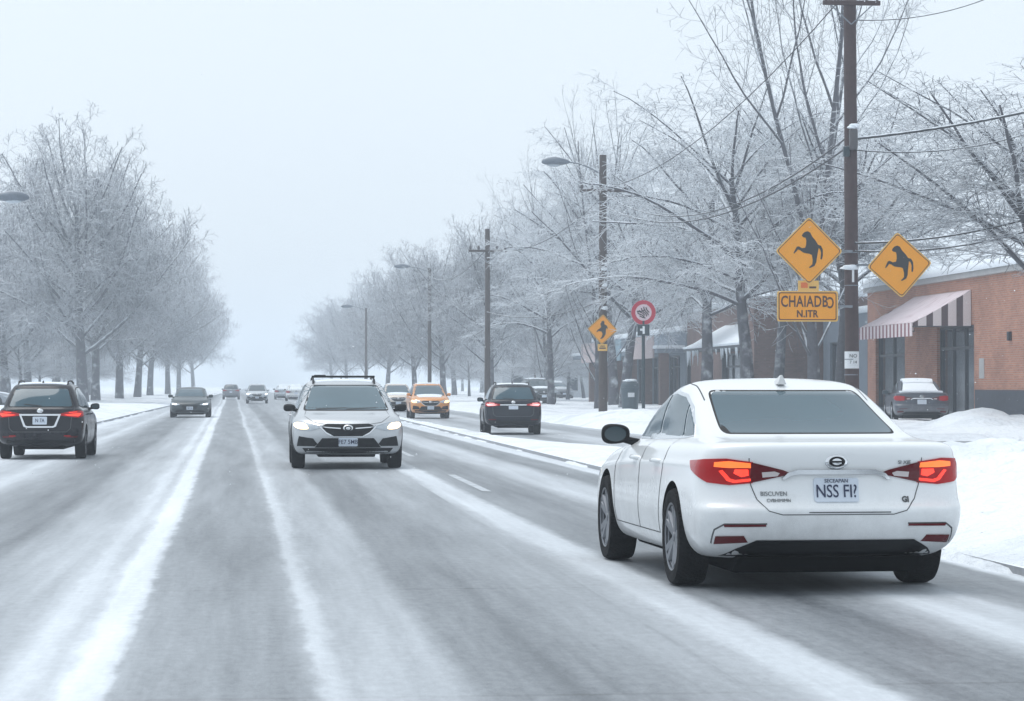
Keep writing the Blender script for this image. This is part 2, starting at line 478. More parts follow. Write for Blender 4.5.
# ================================================================== buildings (their shop fronts face the road, -X)
def brick_mat(name, c1, c2, mortar, bw=.24, bh=.075):
    m, n, p = new_mat(name)
    L = n.links.new
    g = N(n, "ShaderNodeNewGeometry")
    sx = N(n, "ShaderNodeSeparateXYZ"); L(g.outputs['Position'], sx.inputs[0])
    ad = N(n, "ShaderNodeMath", operation='ADD'); L(sx.outputs['X'], ad.inputs[0]); L(sx.outputs['Y'], ad.inputs[1])
    cb = N(n, "ShaderNodeCombineXYZ"); L(ad.outputs[0], cb.inputs['X']); L(sx.outputs['Z'], cb.inputs['Y'])
    br = N(n, "ShaderNodeTexBrick")
    br.inputs['Scale'].default_value = 1.0
    br.inputs['Brick Width'].default_value, br.inputs['Row Height'].default_value = bw, bh
    br.inputs['Mortar Size'].default_value = .008
    br.inputs['Color1'].default_value, br.inputs['Color2'].default_value, br.inputs['Mortar'].default_value = (*c1, 1), (*c2, 1), (*mortar, 1)
    L(cb.outputs[0], br.inputs['Vector'])
    no = N(n, "ShaderNodeTexNoise"); no.inputs['Scale'].default_value = .9; no.inputs['Detail'].default_value = 7
    L(g.outputs['Position'], no.inputs['Vector'])
    mr = N(n, "ShaderNodeMapRange"); L(no.outputs['Fac'], mr.inputs['Value']); mr.inputs['To Min'].default_value = .55; mr.inputs['To Max'].default_value = 1.35
    mx = N(n, "ShaderNodeMixRGB", blend_type='MULTIPLY'); mx.inputs[0].default_value = 1
    L(br.outputs['Color'], mx.inputs[1]); L(mr.outputs[0], mx.inputs[2]); L(mx.outputs[0], p.inputs['Base Color'])
    p.inputs['Roughness'].default_value = .85
    b = N(n, "ShaderNodeBump"); b.inputs['Strength'].default_value = .4; b.inputs['Distance'].default_value = .01
    L(br.outputs['Fac'], b.inputs['Height']); b.invert = True; L(b.outputs[0], p.inputs['Normal'])
    return m
M_BRICK = brick_mat("red_brick", (.50, .225, .145), (.40, .165, .105), (.40, .32, .27))
M_BRICK2 = brick_mat("brown_brick", (.20, .12, .105), (.15, .09, .08), (.17, .14, .13))
M_PLINTH = mat("dark_stone_plinth", (.055, .065, .085), .75, var=.3, bump=.2)
M_GLASSD = mat("dark_shop_glass", (.025, .04, .055), .08, var=.5, scale=.8, spec=.7)
M_FRAME = mat("dark_metal_frame", (.03, .038, .05), .45, var=.2)
M_CURTAIN = mat("grey_blind", (.16, .20, .24), .8, var=.3, scale=2)
M_ROOFSNOW = snowed("roof_snow", (.75, .79, .84), lo=-2, hi=-1, namp=.2)
M_GREY = mat("grey_render", (.21, .25, .30), .85, var=.2, scale=1.2, bump=.2)
M_CONC = mat("pale_concrete", (.42, .42, .42), .8, var=.2, scale=2, bump=.2)
M_ICE = mat("ice", (.75, .82, .88), .15, var=.05)
FX = 25.0        # the line of the shop fronts

def wall_openings(mb, y0, y1, z0, z1, opens, x=FX, t=.35, mi=0):
    """a wall in the plane x with rectangular openings (ya, yb, za, zb), built of solid piers, sills and lintels butted end to end"""
    cur = y0
    for ya, yb, za, zb in sorted(opens):
        if ya > cur: mb.box2((x, cur, z0), (x + t, ya, z1), mi)
        if za > z0: mb.box2((x, ya, z0), (x + t, yb, za), mi)
        if zb < z1: mb.box2((x, ya, zb), (x + t, yb, z1), mi)
        cur = yb
    if cur < y1: mb.box2((x, cur, z0), (x + t, y1, z1), mi)

def glazing(name, root, ya, yb, za, zb, nv, transom=None, x=FX):
    """a framed shop window or door: frame, dark glass set back, mullions"""
    g = MB(); g.box2((x + .20, ya + .05, za + .05), (x + .23, yb - .05, zb - .05))
    f = MB()
    f.box2((x + .12, ya, za), (x + .26, ya + .10, zb)); f.box2((x + .12, yb - .10, za), (x + .26, yb, zb))
    f.box2((x + .122, ya + .1, zb - .10), (x + .258, yb - .1, zb)); f.box2((x + .122, ya + .1, za), (x + .258, yb - .1, za + .12))
    for i in range(1, nv):
        yy = ya + (yb - ya) * i / nv
        f.box2((x + .135, yy - .05, za + .12), (x + .25, yy + .05, zb - .1))
    if transom:
        f.box2((x + .14, ya + .1, transom - .05), (x + .248, yb - .1, transom + .05))
    fo = f.build(name, M_FRAME, root)
    g.build("pane", M_GLASSD, fo)
    return fo

def stripes(name, c1, c2, axis, width, snow=True):
    m, n, p = new_mat(name)
    L = n.links.new
    tc = N(n, "ShaderNodeTexCoord"); sx = N(n, "ShaderNodeSeparateXYZ"); L(tc.outputs['Object'], sx.inputs[0])
    md = N(n, "ShaderNodeMath", operation='PINGPONG'); L(sx.outputs[axis], md.inputs[0]); md.inputs[1].default_value = width
    gt = N(n, "ShaderNodeMath", operation='GREATER_THAN'); L(md.outputs[0], gt.inputs[0]); gt.inputs[1].default_value = width * .56
    mx = N(n, "ShaderNodeMixRGB"); L(gt.outputs[0], mx.inputs[0]); mx.inputs[1].default_value = (*c1, 1); mx.inputs[2].default_value = (*c2, 1)
    no = N(n, "ShaderNodeTexNoise"); no.inputs['Scale'].default_value = 2.5; no.inputs['Detail'].default_value = 7
    L(tc.outputs['Object'], no.inputs['Vector'])
    cr = N(n, "ShaderNodeValToRGB"); cr.color_ramp.elements[0].position = .30; cr.color_ramp.elements[1].position = .52
    cr.color_ramp.elements[0].color = (.35,) * 3 + (1,); cr.color_ramp.elements[1].color = (.93,) * 3 + (1,)
    L(no.outputs['Fac'], cr.inputs[0])
    if snow:      # thin snow lying on the cloth
        g = N(n, "ShaderNodeNewGeometry"); sz = N(n, "ShaderNodeSeparateXYZ"); L(g.outputs['Normal'], sz.inputs[0])
        st = N(n, "ShaderNodeMath", operation='GREATER_THAN'); L(sz.outputs['Z'], st.inputs[0]); st.inputs[1].default_value = .3
        ml = N(n, "ShaderNodeMath", operation='MULTIPLY'); L(st.outputs[0], ml.inputs[0]); L(cr.outputs[0], ml.inputs[1])
        m2 = N(n, "ShaderNodeMixRGB"); L(ml.outputs[0], m2.inputs[0]); L(mx.outputs[0], m2.inputs[1]); m2.inputs[2].default_value = (.76, .66, .69, 1)
        L(m2.outputs[0], p.inputs['Base Color'])
    else:
        L(mx.outputs[0], p.inputs['Base Color'])
    p.inputs['Roughness'].default_value = .85
    return m
M_AWN = stripes("striped_canvas", (.74, .66, .67), (.26, .10, .12), 'Y', .27)
M_AWN_END = stripes("striped_canvas_end", (.76, .71, .72), (.10, .07, .08), 'X', .27, False)

# --- the brick corner shop with the striped awning
bA = thing("brick_shop", "red brick shop with snow along its flat roof and a red and white striped awning", "shop", (FX, 92, 0))
def W(ob, root):      # world-built part into its thing's frame
    ob.parent = root; ob.matrix_parent_inverse = Matrix.Translation(-Vector(root.location)); return ob
oA = [(89.2, 94.2, .12, 3.55), (99.0, 103.8, .35, 3.45)]
mb = MB(); wall_openings(mb, 60, 105.2, .55, 5.2, [(a, b, .55, d) for a, b, c, d in oA])
mb.box2((FX + .36, 60, .5), (FX + 20, 60.4, 5.2)); mb.box2((FX + .36, 104.8, .5), (FX + 20, 105.2, 5.2)); mb.box2((FX + 19.6, 60.42, .5), (FX + 20, 104.78, 5.2))
W(mb.build("wall", M_BRICK), bA)
mb = MB(); wall_openings(mb, 59.96, 105.24, -.1, .55, [(89.2, 94.2, -.1, .55), (99.0, 103.8, -.1, .35)], x=FX - .05, t=.42)
mb2 = MB(); wall_openings(mb2, 60, 89.0, .551, 1.25, [], x=FX - .035, t=.03)
W(mb.build("plinth", M_PLINTH, bevel=.01), bA)
W(mb2.build("painted_base", M_PLINTH), bA)
cp = MB(); cp.box2((FX - .14, 59.8, 5.2), (FX + .5, 105.4, 5.42)); W(cp.build("coping", M_CONC, bevel=.02), bA)
rs = MB()
yy = np.arange(59.7, 105.6, .5)
for i in range(len(yy) - 1):      # the snow lip along the parapet, uneven
    a = .14 + .07 * (vnoise(yy[i] * .35, 1.0, 2) + vnoise(yy[i] * 1.3, 4.0, 2) * .4)
    b = .14 + .07 * (vnoise(yy[i + 1] * .35, 1.0, 2) + vnoise(yy[i + 1] * 1.3, 4.0, 2) * .4)
    p0 = [(FX - .2, yy[i], 5.40), (FX - .22, yy[i], 5.42 + a * .8), (FX - .05, yy[i], 5.45 + a * 2), (FX + .5, yy[i], 5.5 + a * 2.3), (FX + 20, yy[i], 5.5 + a * 2.3)]
    p1 = [(x, yy[i + 1], z + (b - a) * kx) for (x, _, z), kx in zip(p0, (0, .8, 2, 2.3, 2.3))]
    rs.add(p0 + p1, [(j, j + 1, j + 6, j + 5) for j in range(4)])
W(rs.build("roof_snow", M_ROOFSNOW, smooth=60, fix=False), bA)
W(glazing("door", None, 89.2, 94.2, .12, 3.55, 3, 2.75), bA)
W(glazing("window", None, 99.0, 103.8, .35, 3.45, 2, 2.6), bA)
bl = MB()
for i in range(7):
    y0 = 89.6 + i * .64
    bl.box2((FX + .32, y0, .3), (FX + .36, y0 + (.42 if i % 2 else .3), 2.7))
W(bl.build("blind", M_CURTAIN), bA)
nb = MB(); nb.box2((FX - .02, 87.9, 1.65), (FX, 88.5, 2.35)); W(nb.build("wall_notice", M_CONC), bA)
ln = MB(); ln.box2((FX - .12, 84.6, 2.9), (FX - .001, 84.8, 3.2)); W(ln.build("wall_lamp", M_FRAME, bevel=.01), bA)

def awning(label, y0, y1, zt, zb, depth, drop, mt, me_, x=FX, group=None):
    root = thing("awning", label, "awning", (x, (y0 + y1) / 2, zb), group=group)
    t = MB()
    n = 24
    top = [[(x - .02 - depth * u, y0 + (y1 - y0) * j / n, zt + (zb - zt) * u - .05 * math.sin(math.pi * u) - (.018 * (j % 2)) * math.sin(math.pi * u)) for u in np.linspace(0, 1, 9)] for j in range(n + 1)]
    for j in range(n):
        q = top[j] + top[j + 1]
        t.add(q + [(a, b, c - .02) for a, b, c in q], [(i, i + 1, i + 10, i + 9) for i in range(8)] + [(i + 27, i + 28, i + 19, i + 18) for i in range(8)])
    W(t.build("canvas", mt, fix=False, smooth=40), root)
    v = MB(); v.box2((x - depth - .055, y0, zb - drop), (x - depth - .025, y1, zb - .01)); W(v.build("valance", mt), root)
    for ye in (y0, y1):
        s = MB()
        s.prism([(x - .03, zt - .03), (x - depth, zb - .03), (x - depth, zb - .12), (x - .03, zb - .12)], 0, .03,
                Matrix(((1, 0, 0, 0), (0, 0, 1, ye - .015), (0, 1, 0, 0), (0, 0, 0, 1))))
        W(s.build("end_panel", me_), root)
    for ye in (y0, y1):
        f = MB(); f.tube([(x - depth - .02, ye, zb - .14), (x, ye, zb - .14)], .025, 6); W(f.build("frame_bar", M_FRAME), root)
    return root
awning("striped red and white awning dusted with snow over the brick shop's windows", 89.5, 97.5, 4.78, 3.62, 2.1, .48, M_AWN, M_AWN_END)

# --- the brown brick building with the snow covered canopy, farther on
bB = thing("brown_brick_building", "brown brick building behind the snowy branches with a snow covered canopy", "shop", (FX, 140, 0))
oB = [(125, 139, -.1, 3.1), (142.0, 143.4, -.1, 2.4)]
mb = MB(); wall_openings(mb, 121, 150.5, -.1, 5.6, oB)
mb.box2((FX - 1.7, 121, -.1), (FX - .002, 122.3, 5.6)); mb.box2((FX + .36, 121, -.1), (FX + 14, 121.4, 5.6)); mb.box2((FX + .36, 150.1, -.1), (FX + 14, 150.5, 5.6)); mb.box2((FX + 13.6, 121.42, -.1), (FX + 14, 150.08, 5.6))
W(mb.build("wall", M_BRICK2), bB)
rs = MB(); rs.box2((FX - .2, 120.8, 5.6), (FX + 14.2, 150.7, 5.95)); W(rs.build("roof_snow", M_ROOFSNOW, bevel=.12), bB)
W(glazing("shop_front", None, 125, 139, .02, 3.1, 6, 2.4), bB)
W(glazing("door", None, 142, 143.4, .02, 2.4, 1), bB)
root = thing("canopy", "snow covered sloping canopy hung with icicles on the brown brick building", "canopy", (FX, 140, 3.3))
c = MB(); n = 20
for j in range(n):
    ya, yb = 122.7 + 17 * j / n, 122.7 + 17 * (j + 1) / n
    def prof(yv):
        e = .06 * vnoise(yv * .8, 2.0, 9)
        k = 1 - abs((yv - 139.9) / 9.7) ** 6 * .0
        hp = .55 * max(0, 1 - (yv - 122.7) / 1.6, 1 - (139.7 - yv) / 1.6)
        return [(FX - 2.0, yv, 3.36), (FX - 2.05, yv, 3.46 + e), (FX - 1.6, yv, 3.72 + e - hp * .3), (FX - .9, yv, 4.15 + e - hp * .7), (FX - .02, yv, 4.62 + e - hp)]
    c.add(prof(ya) + prof(yb), [(i, i + 1, i + 6, i + 5) for i in range(4)])
W(c.build("snow_cover", M_ROOFSNOW, smooth=50, fix=False), root)
c = MB(); c.box2((FX - 2.0, 122.7, 3.2), (FX - .01, 139.7, 3.35)); W(c.build("soffit", M_FRAME), root)
for ye in (122.75, 139.65):
    s = MB(); s.prism([(FX - .03, 4.0), (FX - 1.98, 3.37), (FX - .03, 3.37)], 0, .05, Matrix(((1, 0, 0, 0), (0, 0, 1, ye - .025), (0, 1, 0, 0), (0, 0, 0, 1))))
    W(s.build("end_panel", M_BRICK2), root)
rr = random.Random(4)
for i in range(26):
    yv = 123 + rr.random() * 16.4; ln_ = .25 + rr.random() ** 2 * .75
    ic = MB(); ic.tube([(FX - 2.0, yv, 3.24), (FX - 2.0, yv, 3.22 - ln_ * .5), (FX - 2.0, yv, 3.22 - ln_)], [.055, .035, .008], 5)
    W(ic.build("icicle", M_ICE, smooth=60), root)
for yv in (123.2, 128.4, 133.7, 139):
    ps = MB(); ps.box2((FX - 1.9, yv - .09, -.1), (FX - 1.72, yv + .09, 3.2)); W(ps.build("post", M_FRAME), root)

# --- the recessed grey building between the two brick ones
bD = thing("grey_building", "blue grey building set back between the two brick shops", "building", (FX + 2, 114, 0))
mb = MB(); wall_openings(mb, 105.3, 120.9, -.1, 4.6, [(107, 112, .5, 3.4), (114, 119.5, .5, 3.4)], x=FX + 1.6, t=.4)
mb.box2((FX + 2.01, 105.3, -.1), (FX + 15, 105.7, 4.6)); mb.box2((FX + 2.01, 120.5, -.1), (FX + 15, 120.9, 4.6))
W(mb.build("wall", M_GREY), bD)
for a, b, c_, d in [(107, 112, .5, 3.4), (114, 119.5, .5, 3.4)]:
    W(glazing("window", None, a, b, c_, d, 3, None, x=FX + 1.6), bD)
rs = MB(); rs.box2((FX + 1.4, 105.45, 4.6), (FX + 15.2, 120.75, 4.9)); W(rs.build("roof_snow", M_ROOFSNOW, bevel=.1), bD)

# --- the low shop row with columns beyond the sign post
M_TEAL = mat("pale_teal_panel", (.22, .32, .38), .6, var=.2, scale=1)
M_PINK = mat("faded_pink_board", (.48, .40, .40), .7, var=.15, scale=2)
bC = thing("shop_row", "low grey shop row with square columns and a pale pink board above its front", "shop", (FX, 168, 0))
mb = MB(); wall_openings(mb, 151, 192, -.1, 4.6, [(153 + i * 6.5, 157.5 + i * 6.5, .02, 3.2) for i in range(6)])
mb.box2((FX + .36, 151, -.1), (FX + 12, 151.4, 4.6)); mb.box2((FX + .36, 191.6, -.1), (FX + 12, 192, 4.6))
W(mb.build("wall", M_GREY), bC)
for i in range(6):
    W(glazing("window", None, 153 + i * 6.5, 157.5 + i * 6.5, .02, 3.2, 3, 2.5), bC)
    c = MB(); c.box2((FX - 1.5, 151.2 + i * 6.5, -.1), (FX - .95, 151.75 + i * 6.5, 3.3)); W(c.build("column", M_BRICK2, bevel=.02), bC)
c = MB(); c.box2((FX - 1.7, 151, 3.3), (FX - .01, 192, 3.55)); W(c.build("porch_roof", M_GREY), bC)
c = MB(); c.box2((FX - 1.8, 150.9, 3.551), (FX - .02, 192.1, 3.75)); c.box2((FX - .3, 150.9, 4.6), (FX + 12.2, 192.1, 4.9)); W(c.build("roof_snow", M_ROOFSNOW, bevel=.06), bC)
for (a, b, mm, nm) in ((152, 160, M_PINK, "sign_board"), (166, 172, M_TEAL, "wall_panel"), (176, 186, M_PINK, "sign_board")):
    c = MB(); c.box2((FX - 1.82, a, 3.0), (FX - 1.705, b, 4.35)); W(c.build(nm, mm, bevel=.02), bC)

# --- far buildings that show as pale shapes through the trees
def far_house(label, x, y, wx, wy, h, m, pitched=True):
    r = thing("far_building", label, "building", (x, y, 0))
    b = MB(); b.box2((-wx / 2, -wy / 2, -.2), (wx / 2, wy / 2, h)); b.build("wall", m, r)
    b = MB()
    if pitched:
        o = .35
        b.add([(-wx / 2 - o, -wy / 2 - o, h), (wx / 2 + o, -wy / 2 - o, h), (wx / 2 + o, wy / 2 + o, h), (-wx / 2 - o, wy / 2 + o, h), (-wx / 2 - o, 0, h + wy * .28), (wx / 2 + o, 0, h + wy * .28)],
              [(0, 1, 5, 4), (2, 3, 4, 5), (0, 4, 3), (1, 2, 5), (0, 3, 2, 1)])
    else:
        b.box2((-wx / 2 - .15, -wy / 2 - .15, h + .002), (wx / 2 + .15, wy / 2 + .15, h + .4))
    b.build("roof", M_ROOFSNOW, r)
    nfl = max(1, int(h // 3))
    for fl in range(nfl):
        for i in range(int(wx // 2.6)):
            xx = -wx / 2 + 1.5 + i * 2.6
            q = MB(); q.box2((xx - .5, -wy / 2 - .05, .9 + fl * 3), (xx + .5, -wy / 2 + .02, 2.3 + fl * 3)); wn = q.build("window", M_FRAME, r)
            q = MB(); q.box2((xx - .42, -wy / 2 - .07, .98 + fl * 3), (xx + .42, -wy / 2 - .052, 2.22 + fl * 3)); q.build("pane", M_GLASSD, wn)
M_PALE = mat("pale_siding", (.50, .53, .56), .8, var=.1)
far_house("two storey pale house half lost in the haze behind the right hand trees", 30, 250, 14, 10, 6, M_PALE)
far_house("low grey hall with a flat snowy roof behind the parked cars", 37, 205, 16, 12, 4.5, M_GREY, False)
far_house("brown house with a snowy gable behind the trees on the left", -37, 232, 12, 9, 5.5, M_BRICK2)
# ================================================================== bare trees under snow
M_BARK = snowed("frosted_bark", (.085, .086, .10), lo=.05, hi=.55, nscale=2.2, namp=.55)
M_TWIG = snowed("snowy_twigs", (.135, .14, .165), lo=.0, hi=.6, nscale=1.2, namp=.5)
M_TWIG_L = snowed("snow_laden_twigs", (.15, .155, .18), lo=-.45, hi=.15, nscale=1.4, namp=.5)

def rot_about(v, k, a):
    return v * math.cos(a) + np.cross(k, v) * math.sin(a) + k * np.dot(k, v) * (1 - math.cos(a))

def grow(seed, P):
    rng = random.Random(seed)
    out = []          # (points, radii, level)
    def perp(d):
        v = np.array([rng.gauss(0, 1), rng.gauss(0, 1), rng.gauss(0, 1)])
        v -= d * np.dot(v, d)
        return v / (np.linalg.norm(v) + 1e-9)
    def branch(p, d, Ln, r, lv):
        n = P['npts'][lv]
        pts, dirs = [p], [d]
        for i in range(n - 1):
            d = d + perp(d) * P['wig'][lv] * rng.uniform(.4, 1.3) + np.array([0, 0, P['trop'][lv]]) * (1 + i * P.get('curl', .25))
            d = d / np.linalg.norm(d)
            p = p + d * Ln / (n - 1)
            pts.append(p); dirs.append(d)
        tp = P['taper'][lv]
        rad = np.array([r * (1 - (1 - tp) * i / (n - 1)) for i in range(n)])
        if lv == 0:
            rad[0] *= 1.15
        out.append((np.array(pts), rad, lv))
        if lv >= P['maxl']:
            return
        nc = P['kids'][lv]
        nc = max(1, int(round(nc * (1 if lv == 0 else min(1.3, Ln / P['ref'][lv]) ) * rng.uniform(.8, 1.2))))
        phase = rng.random() * 6.28
        for j in range(nc):
            t = P['t0'][lv] + (1 - P['t0'][lv]) * ((j + rng.random()) / nc) ** P.get('tpow', 1.0)
            fi = min(t * (n - 1), n - 1.001); i0 = int(fi); q = fi - i0
            pp = pts[i0] * (1 - q) + pts[i0 + 1] * q
            dd = dirs[i0]
            a = R(rng.uniform(*P['ang'][lv]))
            if lv == 0:
                a *= (1.15 - .65 * t)
            az = phase + j * 2.4 + rng.uniform(-.4, .4)
            ref = np.array([0, 0, 1.0]) if abs(dd[2]) < .9 else np.array([1.0, 0, 0])
            e = np.cross(dd, ref); e /= np.linalg.norm(e)
            e = rot_about(e, dd, az)
            nd = dd * math.cos(a) + e * math.sin(a)
            if P.get('flat') and lv >= 1:
                nd[2] *= P['flat']
            nd /= np.linalg.norm(nd)
            rr = r * (1 - (1 - tp) * t)
            if lv == 0:
                L2 = P['limb'](t) * rng.uniform(.82, 1.15)
                r2 = min(rr * .62, P['rl'] * (.5 + .5 * L2 / P['limb'](P['t0'][0])))
            else:
                L2 = Ln * P['ratio'][lv] * (1.12 - .6 * t) * rng.uniform(.7, 1.25)
                r2 = max(P['rmin'], rr * P['rr'][lv])
            branch(pp, nd, L2, r2, lv + 1)
    for st in P['stems']:
        d = np.array(st[1], float); d /= np.linalg.norm(d)
        branch(np.array(st[0], float), d, st[2], st[3], 0)
    return out

def tubes_mesh(name, polys, sides, m):
    """many tubes in one mesh; each with a vertex straight up so snow has an upper side to lie on"""
    V, Fc, o = [], [], 0
    byn = {}
    for p, r in polys:
        byn.setdefault(len(p), []).append((p, r))
    for n, lst in byn.items():
        P = np.stack([a for a, _ in lst]); Rd = np.stack([b for _, b in lst])      # B,n,3  B,n
        T = np.empty_like(P); T[:, 1:-1] = P[:, 2:] - P[:, :-2]; T[:, 0] = P[:, 1] - P[:, 0]; T[:, -1] = P[:, -1] - P[:, -2]
        T /= np.linalg.norm(T, axis=-1, keepdims=True) + 1e-9
        up = np.zeros_like(T); up[..., 2] = 1
        st = np.abs(T[..., 2]) > .97
        up[st] = (1, 0, 0)
        A = np.cross(T, up); A /= np.linalg.norm(A, axis=-1, keepdims=True) + 1e-9
        Bv = np.cross(A, T)
        th = np.pi / 2 + 2 * np.pi * np.arange(sides) / sides
        ring = P[:, :, None, :] + Rd[:, :, None, None] * (A[:, :, None, :] * np.cos(th)[None, None, :, None] + Bv[:, :, None, :] * np.sin(th)[None, None, :, None])
        B = len(lst)
        V.append(ring.reshape(-1, 3))
        idx = o + np.arange(B * n * sides).reshape(B, n, sides)
        nx = np.roll(idx, -1, axis=2)
        q = np.stack([idx[:, :-1], nx[:, :-1], nx[:, 1:], idx[:, 1:]], -1).reshape(-1, 4)
        Fc.append(q); o += B * n * sides
    V = np.concatenate(V); Fc = np.concatenate(Fc)
    me = bpy.data.meshes.new(name)
    me.vertices.add(len(V)); me.vertices.foreach_set('co', V.astype(np.float32).ravel())
    me.loops.add(len(Fc) * 4); me.loops.foreach_set('vertex_index', Fc.astype(np.int32).ravel())
    me.polygons.add(len(Fc)); me.polygons.foreach_set('loop_start', np.arange(0, len(Fc) * 4, 4, dtype=np.int32))
    me.materials.append(m)
    me.update(calc_edges=True); me.validate()
    me.polygons.foreach_set('use_smooth', [True] * len(me.polygons))
    return me

def tree_proto(seed, P, twig=M_TWIG):
    br = grow(seed, P)
    cut = P.get('cut', 1)
    thick = [(p, r) for p, r, l in br if l <= cut]
    thin = [(p, r) for p, r, l in br if l > cut]
    return tubes_mesh("trunk", thick, 7, M_BARK), tubes_mesh("crown", thin, 3, twig)

ELM = dict(npts=[9, 9, 7, 4, 3], wig=[.05, .10, .14, .18, .2], trop=[.02, .03, .012, -.01, -.03], taper=[.28, .28, .35, .5, .7], maxl=4,
           kids=[24, 13, 10, 8], t0=[.24, .14, .1, .1], ang=[(46, 74), (28, 58), (30, 66), (30, 72)], limb=lambda t: 5.2 + 4.4 * math.sin(math.pi * (.2 + .75 * t)),
           rl=.13, ratio=[0, .42, .48, .62], ref=[1, 8.0, 3.4, 1.5], rr=[0, .40, .5, .6], rmin=.019, stems=[((0, 0, -.2), (.02, .0, 1), 13.4, .40)])
TALL = dict(ELM, kids=[11, 9, 7, 5], ang=[(26, 50), (24, 50), (28, 60), (30, 65)], limb=lambda t: 7.6 * (1.05 - .5 * t), trop=[.0, .05, .03, .01, 0], rmin=.0095, rl=.062, t0=[.22, .18, .12, .1],
            stems=[((0, 0, -.2), (-.03, 0, 1), 6.0, .31), ((.0, 0, 5.0), (-.20, .1, 1), 14, .105), ((.05, 0, 4.8), (.08, -.1, 1), 15, .125), ((.1, 0, 5.0), (.34, .15, 1), 13, .10)])
LADEN = dict(ELM, npts=[8, 10, 7, 5, 4], kids=[21, 14, 11, 9], ang=[(58, 84), (25, 55), (28, 60), (30, 70)], trop=[.02, -.028, -.035, -.05, -.06], curl=.3, flat=.5,
             limb=lambda t: 8.6 * (1.12 - .50 * t), rl=.10, rmin=.0125, t0=[.44, .12, .1, .1], wig=[.06, .08, .12, .16, .2], stems=[((0, 0, -.2), (.03, 0, 1), 9.6, .33)])
SPARSE = dict(TALL, kids=[8, 6, 4, 3])
HIGH = dict(LADEN, t0=[.52, .12, .1, .1], ang=[(42, 78), (25, 55), (28, 60), (30, 70)], trop=[.02, -.012, -.03, -.045, -.05], stems=[((0, 0, -.2), (.02, 0, 1), 11.0, .32)])
PROTO = {}
for k, (sd, P, tw) in {'elm1': (11, ELM, M_TWIG), 'elm2': (23, ELM, M_TWIG), 'tall1': (5, TALL, M_TWIG), 'tall2': (8, TALL, M_TWIG), 'laden1': (3, LADEN, M_TWIG_L), 'laden2': (17, LADEN, M_TWIG_L), 'high': (31, HIGH, M_TWIG_L), 'sparse': (42, SPARSE, M_TWIG)}.items():
    PROTO[k] = tree_proto(sd, P, tw)

def tree(kind, x, y, rz, sc, label, group):
    bush = "bush" in label
    r = thing("snowy_bush" if bush else "bare_tree", label, "bush" if bush else "tree", (x, y, max(-.05, gh(x, y) - .08)), R(rz), group)
    r.scale = sc if hasattr(sc, '__len__') else (sc, sc, sc)
    for nm, me in zip(("stem", "twigs") if bush else ("trunk", "crown"), PROTO[kind]):
        o = bpy.data.objects.new(nm, me); COL.objects.link(o); o.parent = r
    return r

GL, GR = "frosted trees along the left verge", "snowy trees along the right verge"
LEFT = [  # kind, x, y, turn, scale, label
    ('elm1', -12.2, 184, 20, (1.1, 1.1, 1.03), "big round crowned frosted tree nearest on the left verge, behind the black suv"),
    ('elm2', -12.6, 205, 120, .93, "frosted tree just behind the big nearest one on the left verge"),
    ('elm1', -12.2, 232, 250, .95, "frosted tree third along the left verge, above the dark oncoming car"),
    ('elm2', -12.0, 262, 40, .96, "frosted tree fourth along the left verge, crown leaning over the road"),
    ('elm1', -12.3, 300, 170, .97, "pale frosted tree fifth along the left verge"),
    ('elm2', -11.8, 345, 290, .98, "hazy tree sixth along the left verge, just left of the far grey car"),
    ('elm1', -12.0, 400, 80, 1.0, "faint tree near the far end of the left row"),
    ('elm2', -11.5, 470, 200, 1.0, "fainter tree at the end of the left row, almost lost in haze"),
    ('elm2', -18.6, 196, 200, .88, "frosted tree standing back at the far left edge of the picture"),
    ('elm1', -19.5, 225, 330, .9, "second row tree behind the nearest left one"),
    ('elm2', -20, 262, 15, .9, "second row tree behind the third left one"),
    ('elm1', -20, 310, 145, .95, "pale second row tree deep in the left wood"),
    ('elm2', -27, 250, 75, .95, "tall tree far back on the left behind the second row"),
    ('elm1', -29, 300, 95, 1.0, "hazy tree far back at the left edge"),
]
for a in LEFT:
    tree(*a, GL)
